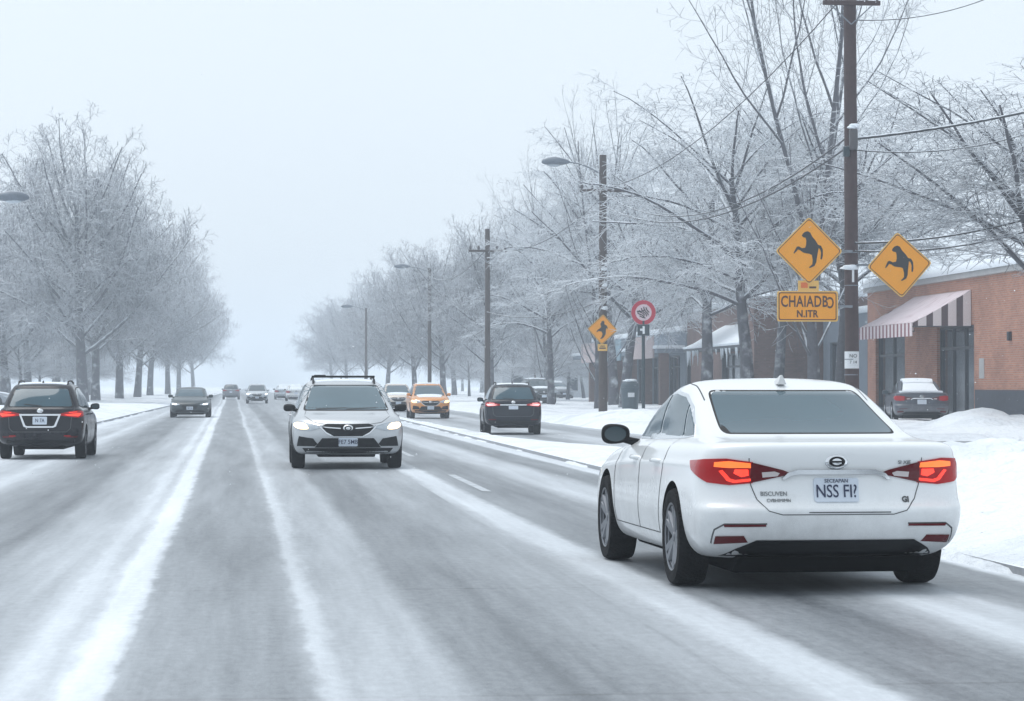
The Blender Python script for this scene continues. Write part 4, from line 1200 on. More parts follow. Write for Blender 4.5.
def body_mesh(keys, name, mats, wheels, Ra, W, sub=2):
    rings = []
    for z, lp in keys:
        h = half_ring(lp, z)
        rings.append(h + [(-x, y, zz) for x, y, zz in h[-2:0:-1]])
    n = len(rings[0])
    vs = [p for r_ in rings for p in r_]
    fs = []
    for k in range(len(rings) - 1):
        for i in range(n):
            j = (i + 1) % n
            fs.append((k * n + i, k * n + j, (k + 1) * n + j, (k + 1) * n + i))
    # caps woven across, left to right
    H = n // 2
    for base, flip in ((0, True), ((len(rings) - 1) * n, False)):
        for i in range(H):
            a, b = base + i, base + i + 1
            c, d = base + (n - i - 1) % n, base + (n - i) % n
            q = (a, b, c, d) if i not in (0, H - 1) else ((a, b, c) if i == 0 else (a, b, d))
            fs.append(q[::-1] if flip else q)
    me = bpy.data.meshes.new(name); me.from_pydata(vs, [], fs)
    bm = bmesh.new(); bm.from_mesh(me); bmesh.ops.recalc_face_normals(bm, faces=bm.faces); bm.to_mesh(me); bm.free()
    for m in mats: me.materials.append(m)
    o = bpy.data.objects.new(name, me); COL.objects.link(o)
    s = o.modifiers.new("s", 'SUBSURF'); s.levels = s.render_levels = sub
    dg = bpy.context.evaluated_depsgraph_get()
    solid = bpy.data.meshes.new_from_object(o.evaluated_get(dg))
    o.modifiers.clear(); o.data = solid
    bm = bmesh.new(); bm.from_mesh(solid); bvh = BVHTree.FromBMesh(bm); bm.free()
    cut = MB()
    for y, z in wheels:
        for sgn in (-1, 1):
            prof = [(0, sgn * (W / 2 - .34)), (Ra, sgn * (W / 2 - .34)), (Ra, sgn * (W / 2 + .2)), (0, sgn * (W / 2 + .2))]
            cut.lathe([(r_, h) for r_, h in prof], 'X', 40, (0, y, z))
    co = cut.build("cutter", [mats[1], mats[1]])
    bmx = bmesh.new(); bmx.from_mesh(co.data); bmesh.ops.remove_doubles(bmx, verts=bmx.verts, dist=1e-5); bmesh.ops.recalc_face_normals(bmx, faces=bmx.faces); bmx.to_mesh(co.data); bmx.free()
    for p in co.data.polygons: p.material_index = 1
    b = o.modifiers.new("b", 'BOOLEAN'); b.object = co; b.operation = 'DIFFERENCE'; b.solver = 'EXACT'
    dg = bpy.context.evaluated_depsgraph_get()
    me2 = bpy.data.meshes.new_from_object(o.evaluated_get(dg))
    bpy.data.objects.remove(o); bpy.data.objects.remove(co)
    me2.name = name
    me2.polygons.foreach_set('use_smooth', [True] * len(me2.polygons))
    me2.set_sharp_from_angle(angle=R(38))
    return me2, bvh

def resample(poly, res, closed=True):
    out = []
    m = len(poly)
    for i in range(m if closed else m - 1):
        a, b = Vector(poly[i]), Vector(poly[(i + 1) % m])
        k = max(1, int(math.ceil((b - a).length / res)))
        out += [a.lerp(b, j / k) for j in range(k)]
    if not closed: out.append(Vector(poly[-1]))
    return out

def rounded3(P, k=5):
    out = []
    for i in range(len(P)):
        p, a, b = Vector(P[i]), Vector(P[i - 1]), Vector(P[(i + 1) % len(P)])
        u, v = (a - p) * .42, (b - p) * .42
        out += [tuple(p + u * (1 - j / k) ** 2 + v * (j / k) ** 2) for j in range(k + 1)]
    return out

class Car:
    def __init__(s, root, me, bvh, k):
        s.root, s.bvh, s.k = root, bvh, k
        s.body = link("body", me, root)
    def frame(s, az):
        if az == 'top':
            return Vector((0, 0, -1)), Vector((1, 0, 0)), Vector((0, 1, 0))
        a = R(az); d = Vector((math.sin(a), math.cos(a), 0))
        return d, Vector((d.y, -d.x, 0)), Vector((0, 0, 1))
    def hit(s, d, u, v, q, off):
        o = u * q[0] + v * q[1] - d * 6
        loc, nor, *_ = s.bvh.ray_cast(o, d)
        if loc is None:
            loc, nor, *_ = s.bvh.find_nearest(o + d * 4)
            return loc
        return loc
    def panel(s, name, poly, az, m, off=.004, thick=.012, res=.045, parent=None, mirror=False, sm=40, three=False, holes=None):
        d, u, v = s.frame(az)
        if three:
            poly = [(Vector(p).dot(u), p[2]) for p in poly]
        elif az in (90, -90):          # given in (y, z)
            poly = [(p[0] * u.y, p[1]) for p in poly]
        elif az == 180:
            poly = [(-p[0], p[1]) for p in poly]
        bd = resample([Vector(p) for p in poly], res)
        xs_, ys_ = [p.x for p in bd], [p.y for p in bd]
        area = sum(bd[i - 1].x * bd[i].y - bd[i].x * bd[i - 1].y for i in range(len(bd)))
        if area < 0: bd = bd[::-1]
        nb = len(bd)
        pts = list(bd)
        gx = np.arange(min(xs_) + res / 2, max(xs_), res); gy = np.arange(min(ys_) + res / 2, max(ys_), res)
        B = np.array([(p.x, p.y) for p in bd])
        for x in gx:
            for y in gy:
                if np.min((B[:, 0] - x) ** 2 + (B[:, 1] - y) ** 2) > (res * .45) ** 2:
                    pts.append(Vector((x, y)))
        v2, e2, f2, ov, *_ = delaunay_2d_cdt(pts, [], [list(range(nb))], 1, 1e-7)
        top = [s.hit(d, u, v, p, 0) - d * off for p in v2]
        bot = [p + d * (off + thick) for p in top]
        n = len(v2)
        cnt = {}
        for f in f2:
            for i in range(len(f)):
                e = (f[i], f[(i + 1) % len(f)]); cnt[e] = cnt.get(e, 0) + 1
        fs = [tuple(f) for f in f2] + [tuple(i + n for i in f[::-1]) for f in f2]
        for (a, b) in cnt:
            if (b, a) not in cnt:
                fs.append((b, a, a + n, b + n))
        mb = MB().add(top + bot, fs)
        outs = [mb.build(name, m, parent or s.root, smooth=sm)]
        if mirror:
            mb = MB().add([(-p.x, p.y, p.z) for p in top + bot], [f[::-1] for f in fs])
            par2 = parent
            if isinstance(mirror, bpy.types.Object): par2 = mirror
            outs.append(mb.build(name, m, par2 or s.root, smooth=sm))
        return outs
    def line(s, name, pts, az, m, w=.008, off=.0025, mirror=False, parent=None, three=False):
        d, u, v = s.frame(az)
        if three: pts = [(Vector(p).dot(u), p[2]) for p in pts]
        elif az in (90, -90): pts = [(p[0] * u.y, p[1]) for p in pts]
        elif az == 180: pts = [(-p[0], p[1]) for p in pts]
        ps = resample(pts, .03, False)
        vs, fs = [], []
        for i, p in enumerate(ps):
            t = (ps[min(i + 1, len(ps) - 1)] - ps[max(i - 1, 0)]).normalized(); nn = Vector((-t.y, t.x)) * w / 2
            for q in (p + nn, p - nn):
                h = s.hit(d, u, v, q, 0); vs += [h - d * off, h + d * .006]
        for i in range(len(ps) - 1):
            a, b = i * 4, i * 4 + 4
            fs += [(a, a + 2, b + 2, b), (a, b, b + 1, a + 1), (a + 2, a + 3, b + 3, b + 2)]
        outs = [MB().add(vs, fs).build(name, m, parent or s.root, smooth=40)]
        if mirror:
            outs.append(MB().add([(-p[0], p[1], p[2]) for p in vs], [f[::-1] for f in fs]).build(name, m, (mirror if isinstance(mirror, bpy.types.Object) else parent) or s.root, smooth=40))
        return outs
    def text(s, name, body, cx, cz, size, az, m, off=.004, sx=1.0, parent=None, bold=0.0, spacing=1.0):
        me = text_mesh(body, size, spacing, bold); me.materials.append(m)
        d, u, v = s.frame(az)
        for vt in me.vertices:
            q = (vt.co.x * sx + (cx if az != 180 else -cx), vt.co.y + cz)
            h = s.hit(d, u, v, q, 0)
            vt.co = h - d * (off + vt.co.z)
        return link(name, me, parent or s.root)

def wheel(root, x, y, r, wd, alloy, style, side, z=None):
    """wheel: hub and disc, with tyre and spoked rim of its own"""
    z = r if z is None else z
    hub = MB().lathe([(0, -.05), (r * .42, -.05), (r * .42, .0), (.10, .02), (.09, .05), (0, .05)], 'X', 20)
    h = hub.build("wheel", M_DISC, root, smooth=40)
    h.location = (x, y, z)
    if side < 0: h.rotation_euler = (0, 0, math.pi)
    hw = wd / 2
    t = MB().lathe([(r * .66, -hw * .9), (r * .80, -hw), (r * .95, -hw * .96), (r * .992, -hw * .7), (r, -hw * .3), (r, hw * .3), (r * .992, hw * .7), (r * .95, hw * .96), (r * .80, hw), (r * .70, hw * .92), (r * .66, hw * .8)], 'X', 40, closed=True)
    t.build("tyre", M_TYRE, h, smooth=40)
    rm = MB()
    rm.lathe([(r * .66, hw * .88), (r * .70, hw * .93), (r * .70, hw * .86), (r * .63, hw * .70), (r * .62, -hw * .8), (r * .66, -hw * .85)], 'X', 40, closed=True)
    ns = style
    for i in range(ns):
        for dlt in ((-.16, .16) if ns == 5 else (0,)):
            a = 2 * math.pi * i / ns
            p0 = Vector((hw * .62, math.cos(a) * r * .08, math.sin(a) * r * .08)); p1 = Vector((hw * .78, math.cos(a + dlt * 1.15) * r * .645, math.sin(a + dlt * 1.15) * r * .645))
            dd = (p1 - p0); L_ = dd.length; dd.normalize()
            sd = Vector((1, 0, 0)).cross(dd).normalized(); nn = dd.cross(sd)
            M = Matrix((sd, nn, dd)).transposed().to_4x4(); M.translation = (p0 + p1) / 2
            q = [Vector((a_, b_, c_)) for c_ in (-L_ / 2, L_ / 2) for a_, b_ in ((-.035 * r / .33, -.012), (.035 * r / .33, -.012), (.022 * r / .33, .014), (-.022 * r / .33, .014))]
            rm.add([M @ w_ for w_ in q], [(0, 1, 2, 3), (4, 7, 6, 5), (0, 4, 5, 1), (1, 5, 6, 2), (2, 6, 7, 3), (3, 7, 4, 0)])
    rm.lathe([(0, hw * .82), (r * .10, hw * .80), (r * .12, hw * .6), (0, hw * .5)], 'X', 16)
    rm.build("rim", alloy, h, smooth=35)
    return h

def mirror_part(car, x, y, z, m_shell, side, k=1.0):
    b = bmesh.new(); bmesh.ops.create_uvsphere(b, u_segments=20, v_segments=14, radius=1)
    for v in b.verts:
        c = v.co.copy()
        sq = lambda t, e: math.copysign(abs(t) ** e, t)
        c = Vector((sq(c.x, .75) * .115 * k, sq(c.y, .8) * .085 * k, sq(c.z, .72) * .078 * k))
        c.z *= 1 - .18 * (c.x * side / (.115 * k)) * -1 * .6
        if c.y < 0: c.y *= .45                      # flat glass side faces back
        v.co = c + Vector((x + side * .15 * k, y, z + .06 * k))
    me = bpy.data.meshes.new("mirror"); b.to_mesh(me); b.free(); me.materials.append(m_shell)
    o = link("mirror", me, car.root, 60)
    st = MB().tube([(x - side * .07, y + .02, z - .02), (x + side * .05, y + .01, z + .01), (x + side * .12, y, z + .03)], [.035, .028, .03], 8)
    st.build("mirror_stalk", M_PLAS, o, smooth=50)
    gl = MB().lathe([(0, 0), (.07 * k, 0), (.07 * k, .004), (0, .004)], 'Y', 18)
    g = gl.build("mirror_glass", M_CGLASS, o, smooth=40); g.scale = (1.25, 1, .85); g.location = (x + side * .16 * k, y - .045 * k, z + .06 * k)
    return o

SEDAN = [
    (.215, (.66, -2.05, 2.10, .50, .50, 3.2, 3.0, 0)),
    ([.24, .20, .19, .19, .22], (.80, -2.22, 2.26, .50, .55, 3.2, 2.9, 0)),
    ([.33, .28, .26, .26, .29], (.885, -2.37, 2.38, .37, .62, 3.3, 2.7, .005)),
    ([.45, .42, .40, .40, .40], (.915, -2.43, 2.43, .37, .66, 3.5, 2.6, .008)),
    ([.545, .52, .50, .49, .48], (.920, -2.450, 2.43, .37, .68, 3.5, 2.6, .010)),
    ([.580, .56, .54, .52, .51], (.920, -2.442, 2.42, .37, .68, 3.5, 2.6, .010)),
    ([.605, .59, .57, .55, .53], (.920, -2.390, 2.42, .37, .68, 3.5, 2.6, .010)),
    ([.71, .70, .68, .64, .60], (.918, -2.362, 2.40, .37, .68, 3.5, 2.6, .008)),
    ([.80, .79, .77, .72, .645], (.910, -2.368, 2.35, .37, .70, 3.5, 2.6, .006)),
    ([.858, .846, .822, .772, .677], (.907, -2.384, 2.31, .37, .71, 3.5, 2.6, .006)),
    ([.882, .868, .842, .79, .684], (.890, -2.392, 2.28, .37, .71, 3.5, 2.6, .005)),
    ([.945, .91, .87, .82, .70], (.880, -2.405, 2.24, .37, .72, 3.5, 2.6, .004)),
    ([.990, .965, .92, .875, .735], (.855, -2.395, 2.12, .37, .72, 3.5, 2.6, .002)),
    ([1.004, .995, .945, .905, .77], (.815, -2.33, 1.98, .42, .7, 3.5, 2.6, 0)),
    ([1.006, 1.015, .965, .93, .82], (.775, -2.10, 1.62, .40, .6, 3.5, 2.6, 0)),
    ([1.02, 1.03, .985, .955, .86], (.745, -1.80, 1.20, .38, .55, 3.5, 2.6, 0)),
    (1.11, (.728, -1.52, .93, .36, .5, 2.9, 2.6, .01)),
    (1.23, (.690, -1.18, .58, .34, .45, 2.8, 2.6, .02)),
    (1.33, (.650, -.92, .27, .32, .4, 2.7, 2.6, .03)),
    (1.385, (.595, -.76, .08, .30, .36, 2.6, 2.6, .03)),
    (1.412, (.49, -.60, -.06, .28, .3, 2.5, 2.5, .03)),
    (1.43, (.24, -.46, -.18, .12, .12, 2.2, 2.2, .0)),
]
SUV = [
    (.26, (.66, -1.90, 1.95, .45, .45, 3.4, 3.2, 0)),
    ([.33, .28, .25, .25, .30], (.82, -2.06, 2.08, .45, .48, 3.6, 3.2, 0)),
    ([.44, .38, .35, .35, .38], (.885, -2.17, 2.17, .42, .52, 3.6, 3.0, .004)),
    ([.58, .54, .52, .52, .52], (.905, -2.22, 2.22, .40, .55, 3.6, 2.9, .008)),
    ([.74, .72, .70, .68, .66], (.910, -2.19, 2.23, .40, .58, 3.5, 2.8, .008)),
    ([.90, .88, .86, .82, .78], (.905, -2.16, 2.19, .40, .60, 3.4, 2.8, .006)),
    ([1.02, 1.00, .97, .92, .86], (.885, -2.14, 2.10, .40, .62, 3.4, 2.8, .004)),
    ([1.07, 1.05, 1.02, .97, .91], (.860, -2.11, 2.00, .38, .62, 3.4, 2.8, .002)),
    ([1.09, 1.08, 1.05, 1.01, .95], (.825, -2.08, 1.80, .36, .6, 3.3, 2.7, 0)),
    ([1.11, 1.10, 1.07, 1.04, 1.00], (.800, -2.05, 1.42, .35, .5, 3.2, 2.6, 0)),
    (1.18, (.780, -2.00, 1.10, .34, .46, 3.2, 2.6, .005)),
    (1.32, (.735, -1.90, .76, .32, .42, 3.1, 2.6, .012)),
    (1.46, (.675, -1.76, .42, .30, .4, 3.0, 2.6, .02)),
    (1.56, (.62, -1.64, .16, .28, .36, 3.0, 2.6, .02)),
    (1.605, (.55, -1.52, .0, .26, .32, 2.8, 2.6, .02)),
    (1.625, (.42, -1.3, -.14, .24, .3, 2.6, 2.6, .02)),
    (1.635, (.22, -1.0, -.4, .12, .12, 2.2, 2.2, 0)),
]
SW = [(-1.38, .335), (1.42, .335)]
UW = [(-1.33, .345), (1.36, .345)]
_cache = {}
def base_body(style, pm):
    key = (style, pm.name)
    if style not in _cache:
        if style == 'sedan': _cache[style] = body_mesh(SEDAN, "body", [pm, M_WELL], SW, .385, 1.83)
        else: _cache[style] = body_mesh(SUV, "body", [pm, M_WELL], UW, .405, 1.81)
    me, bvh = _cache[style]
    if key not in _cache:
        m2 = me.copy(); m2.name = "body"; m2.materials[0] = pm; _cache[key] = m2
    return _cache[key], bvh

def plate(car, az, x, z, letters, small=None, w_=.305, h_=.155, off=.012):
    a = [(x - w_ / 2, z - h_ / 2), (x + w_ / 2, z - h_ / 2), (x + w_ / 2, z + h_ / 2), (x - w_ / 2, z + h_ / 2)]
    pl = car.panel("license_plate", rounded(a, .018, 3), az, M_PLATE, off, .02, .05)[0]
    d, u, v = car.frame(az)
    n = len(a)
    if letters:
        car.text("plate_lettering", letters, x, z - .012 if small else z, .118 if small else .11, az, M_PTXT, off + .002, .80, parent=pl, bold=.0008)
    if small:
        car.text("plate_lettering", small, x, z + .058, .034, az, M_PTXT, off + .002, 1.0, parent=pl)
    return pl

def sedan(label, pm, loc, rz, scale, group=None, lit=True, snow=0.0, detail=2, letters=None, small=None, headlamps=None, glass=None, alloy=None, cat="car", name="sedan", tall=1.0, wide=1.0):
    root = thing(name, label, cat, loc, rz, group)
    me, bvh = base_body('sedan', pm)
    c = Car(root, me, bvh, scale)
    G = glass or M_CGLASS
    # glass with its black edge
    rg = [(-.61, 1.055), (.61, 1.055), (.535, 1.335), (-.535, 1.335)]
    c.panel("rear_window_seal", rounded([(-.623, 1.046), (.623, 1.046), (.547, 1.345), (-.547, 1.345)], .05), 0, M_RUB, .002, .01)
    c.panel("rear_window", rounded(rg, .05), 0, G, .005, .01)
    c.panel("windshield", rounded([(-.63, 1.0), (.63, 1.0), (.50, 1.335), (-.50, 1.335)], .05), 180, G, .005, .01)
    dlo = [(1.02, .985), (.72, 1.10), (.36, 1.235), (.08, 1.305), (-.30, 1.325), (-.62, 1.30), (-.95, 1.215), (-1.20, 1.11), (-1.30, 1.035), (-1.0, 1.015), (0, .99)]
    c.panel("window_trim", [(1.08, .968), (.74, 1.11), (.37, 1.250), (.08, 1.322), (-.30, 1.342), (-.64, 1.314), (-.965, 1.228), (-1.215, 1.116), (-1.325, 1.026), (-1.0, 1.003), (0, .978)], -90, M_CHROME if detail > 1 else M_RUB, .003, .01, mirror=True)
    if True:
        for pl in ([(1.0, .99), (.72, 1.095), (.36, 1.228), (.10, 1.295), (-.08, 1.308), (-.02, .995)],
                   [(-.09, .997), (-.15, 1.31), (-.30, 1.318), (-.62, 1.294), (-.84, 1.24), (-.95, 1.012)],
                   [(-1.0, 1.018), (-.895, 1.220), (-1.20, 1.10), (-1.29, 1.036)]):
            c.panel("side_window", pl, -90, G, .007, .01, mirror=True)
    # tail lamps
    tl_in = [(-.585, -2.4, .735), (-.30, -2.4, .795), (-.36, -2.4, .82), (-.575, -2.4, .872)]
    tl_out = [(-.595, -2.4, .735), (-.72, -2.33, .722), (-.84, -2.22, .738), (-.905, -1.98, .815), (-.905, -1.90, .875), (-.85, -2.2, .892), (-.74, -2.33, .897), (-.585, -2.4, .874)]
    lens = c.panel("tail_light", tl_out, 30, M_LRED, .010, .02, .03, mirror=False, three=True)[0]
    lens2 = c.panel("tail_light", [(-x, y, z) for x, y, z in tl_out], -30, M_LRED, .010, .02, .03, three=True)[0]
    for side, ln in ((1, lens), (-1, lens2)):
        az = 30 * side
        fx = lambda P: [(x * side, y, z) for x, y, z in P]
        c.panel("trunk_lens", fx(tl_in), 0, M_LDRED, .010, .02, .03, three=True, parent=ln)
        if lit:
            c.panel("lit_lamp", fx([(-.60, -2.4, .835), (-.72, -2.33, .835), (-.80, -2.26, .842), (-.795, -2.26, .872), (-.72, -2.33, .880), (-.60, -2.4, .866)]), az, M_LORG, .0125, .006, .03, three=True, parent=ln)
            c.panel("lit_lamp", fx([(-.605, -2.4, .748), (-.70, -2.35, .736), (-.735, -2.32, .750), (-.775, -2.28, .815), (-.755, -2.30, .822), (-.715, -2.33, .765), (-.69, -2.35, .756), (-.605, -2.4, .766)]), az, M_LRIM, .0125, .006, .025, three=True, parent=ln)
            c.panel("lit_lamp", fx([(-.62, -2.4, .785), (-.66, -2.38, .775), (-.70, -2.35, .80), (-.69, -2.35, .825), (-.62, -2.4, .825)]), az, M_LLIT, .0120, .006, .025, three=True, parent=ln)
        c.panel("reverse_lens", fx([(-.50, -2.4, .772), (-.40, -2.4, .780), (-.385, -2.4, .80), (-.42, -2.4, .812), (-.505, -2.4, .806)]), 0, M_LCLR, .0125, .006, .03, three=True, parent=ln)
    # trunk, bumper
    c.line("trunk_gap", [(-.592, .90), (-.585, .80), (-.575, .72), (-.54, .63), (-.47, .555), (-.38, .53), (.38, .53), (.47, .555), (.54, .63), (.575, .72), (.585, .80), (.592, .90)], 0, M_GAP, .006)
    bar = [(-.37, .765), (-.335, .80), (-.27, .822), (.27, .822), (.335, .80), (.37, .765), (.355, .755), (.31, .783), (.26, .792), (-.26, .792), (-.31, .783), (-.355, .755)]
    c.panel("chrome_bar", bar, 0, M_CHROME, .022, .03, .03)
    b = MB().lathe([(0, .02), (.05, .018), (.066, .010), (.07, 0)], 'Y', 28)
    eh = c.hit(*c.frame(0), (0, .875), 0)
    em = b.build("emblem", M_CHROME, root, smooth=50); em.location = eh + Vector((0, .004, 0)); em.rotation_euler = (0, 0, math.pi); em.scale = (1.15, 1, .72)
    eb = MB().lathe([(.030, .0165), (.048, .0185), (.048, .021), (.030, .019)], 'Y', 24, closed=True); o = eb.build("emblem_ring", M_PLAS, em, smooth=40)
    eb = MB().box((0, .021, 0), (.075, .006, .018)); eb.build("emblem_bar", M_PLAS, em)
    plate(c, 0, 0, .69, letters, small)
    if detail > 1:
        c.text("badge_lettering", "BISCUVEN", -.425, .665, .040, 0, M_BADGE, .004, 1.0)
        c.text("badge_lettering", "CVBHIMIMN", -.395, .622, .030, 0, M_BADGE, .004, 1.0)
        c.text("badge_lettering", "SI XIE", .47, .868, .034, 0, M_BADGE, .004, 1.1)
        c.text("badge_lettering", "GI", .475, .625, .05, 0, M_GAP, .004, 1.0, bold=.002)
        c.panel("trunk_step", [(-.20, .548), (.36, .548), (.36, .541), (-.20, .541)], 0, M_GAP, .003, .008, .06)
    for sd in (1, -1):
        fx = lambda P: [(x * sd, y, z) for x, y, z in P]
        # the bumper crease with its thin and its thick reflector
        c.line("bumper_crease", fx([(-.47, -2.4, .470), (-.74, -2.33, .468), (-.80, -2.28, .43), (-.835, -2.24, .335)]), 30 * sd, M_GAP, .010, three=True)
        c.panel("reflector", fx([(-.48, -2.4, .452), (-.745, -2.33, .448), (-.75, -2.33, .465), (-.48, -2.4, .467)]), 25 * sd, M_LDRED, .007, .012, .03, three=True)
        c.panel("reflector", fx([(-.615, -2.38, .345), (-.82, -2.26, .330), (-.80, -2.28, .385), (-.635, -2.38, .390)]), 25 * sd, M_LDRED, .007, .012, .03, three=True)
    c.panel("bumper_valance", [(-.76, .225), (-.66, .30), (-.54, .36), (.54, .36), (.66, .30), (.76, .225)], 0, M_PLAS, .008, .02, .04)
    ub = MB().prism([(-2.30, .25), (-2.02, .125), (1.5, .13), (2.0, .23)], -.64, .64, Matrix(((0, 0, 1, 0), (1, 0, 0, 0), (0, 1, 0, 0), (0, 0, 0, 1)))); ub.build("underbody", M_WELL, root, bevel=.03)  # underside hung low and near black, standing in for deep shade below the car
    # sides
    c.line("door_gap", [(.98, .92), (1.02, .70), (.98, .34)], -90, M_GAP, .008, mirror=True)
    c.line("door_gap", [(-.055, .97), (-.08, .60), (-.06, .33)], -90, M_GAP, .008, mirror=True)
    c.line("door_gap", [(-.96, 1.0), (-.98, .80), (-.92, .62), (-.84, .34)], -90, M_GAP, .008, mirror=True)
    c.line("sill_gap", [(.98, .335), (-.84, .335)], -90, M_GAP, .007, mirror=True)
    for y in (.10, -.80):
        for sd in (-1, 1):
            h = c.hit(*c.frame(-90 * sd * -1 if False else (90 if sd < 0 else -90)), ((y + .06) * (-1 if sd < 0 else 1), .845), 0)
            q = MB().tube([h + Vector((sd * -.005, -.10, -.005)), h + Vector((sd * .035, -.07, 0)), h + Vector((sd * .035, .07, .0)), h + Vector((sd * -.005, .10, -.005))], [.014, .017, .017, .014], 8)
            q.build("door_handle", pm, root, smooth=50)
    if detail > 1:
        c.line("fuel_flap", [(-1.30 + .085 * math.cos(a), .86 + .085 * math.sin(a)) for a in [i * math.pi / 10 for i in range(21)]], -90, M_GAP, .005, off=.0018)
        for sd in (-1, 1):
            c.line("roof_seam", [(sd * .60, -.95), (sd * .585, -.6), (sd * .58, -.1), (sd * .59, .3)], 'top', M_GAP, .009, off=.0015)
    fin = MB()
    fin.add([(-.035, -.10, 0), (.035, -.10, 0), (.028, .13, 0), (-.028, .13, 0), (-.006, -.085, .068), (.006, -.085, .068), (.003, -.04, .066), (-.003, -.04, .066)],
            [(0, 3, 2, 1), (0, 1, 5, 4), (1, 2, 6, 5), (2, 3, 7, 6), (3, 0, 4, 7), (4, 5, 6, 7)])
    fo = fin.build("roof_antenna", pm, root, bevel=.012, smooth=50); fo.location = c.hit(*c.frame('top'), (0, -.72), 0) - Vector((0, 0, .006))
    # nose
    hl_ = [(.42, 2.3, .60), (.60, 2.2, .575), (.80, 1.95, .60), (.86, 1.70, .70), (.80, 1.9, .715), (.62, 2.15, .675), (.45, 2.25, .635)]
    for sd in (1, -1):
        fx = lambda P: [(x * sd, y, z) for x, y, z in P]
        hl = c.panel("headlight", fx(hl_), 180 + 30 * sd, M_HEAD, .009, .02, .035, three=True)[0]
        if headlamps:
            c.panel("lit_lamp", fx(rounded3([(.52, 2.2, .605), (.66, 2.1, .60), (.78, 1.95, .63), (.74, 2.0, .68), (.58, 2.15, .655)])), 180 + 30 * sd, headlamps, .0125, .006, .035, three=True, parent=hl)
    c.panel("grille", rounded([(-.40, .60), (.40, .60), (.30, .40), (-.30, .40)], .04), 180, M_PLAS, .006, .02)
    c.panel("lower_intake", rounded([(-.62, .36), (.62, .36), (.70, .25), (-.70, .25)], .03), 180, M_PLAS, .006, .02)
    plate(c, 180, 0, .44, "FB7 52" if headlamps else None)
    for (y, z) in SW:
        for sd in (-1, 1):
            wheel(root, sd * .825, y, .335, .225, alloy or M_ALLOY, 5, sd)
    for sd in (-1, 1):
        mirror_part(c, sd * .80, .80, .945, M_PLAS if detail > 1 else pm, sd, .98)
    if snow:
        c.panel("snow_cover", [(-.5, -.95), (-.42, -1.02), (.42, -1.02), (.5, -.95), (.53, -.3), (.48, .22), (.3, .30), (-.3, .30), (-.48, .22), (-.53, -.3)], 'top', M_SNOWCAR, .055 * snow, .07 * snow, .08, sm=80)
        c.panel("snow_cover", [(-.60, -1.75), (.60, -1.75), (.51, -1.04), (-.51, -1.04)], 'top', M_SNOWCAR, .035 * snow, .05 * snow, .08, sm=80)
        c.panel("snow_cover", [(-.70, -2.28), (.70, -2.28), (.72, -1.85), (-.72, -1.85)], 'top', M_SNOWCAR, .035 * snow, .05 * snow, .08, sm=80)
        c.panel("snow_cover", [(-.62, 1.2), (.62, 1.2), (.5, 2.05), (-.5, 2.05)], 'top', M_SNOWCAR, .035 * snow, .05 * snow, .08, sm=80)
    root.scale = (scale * wide, scale, scale * tall)
    return root

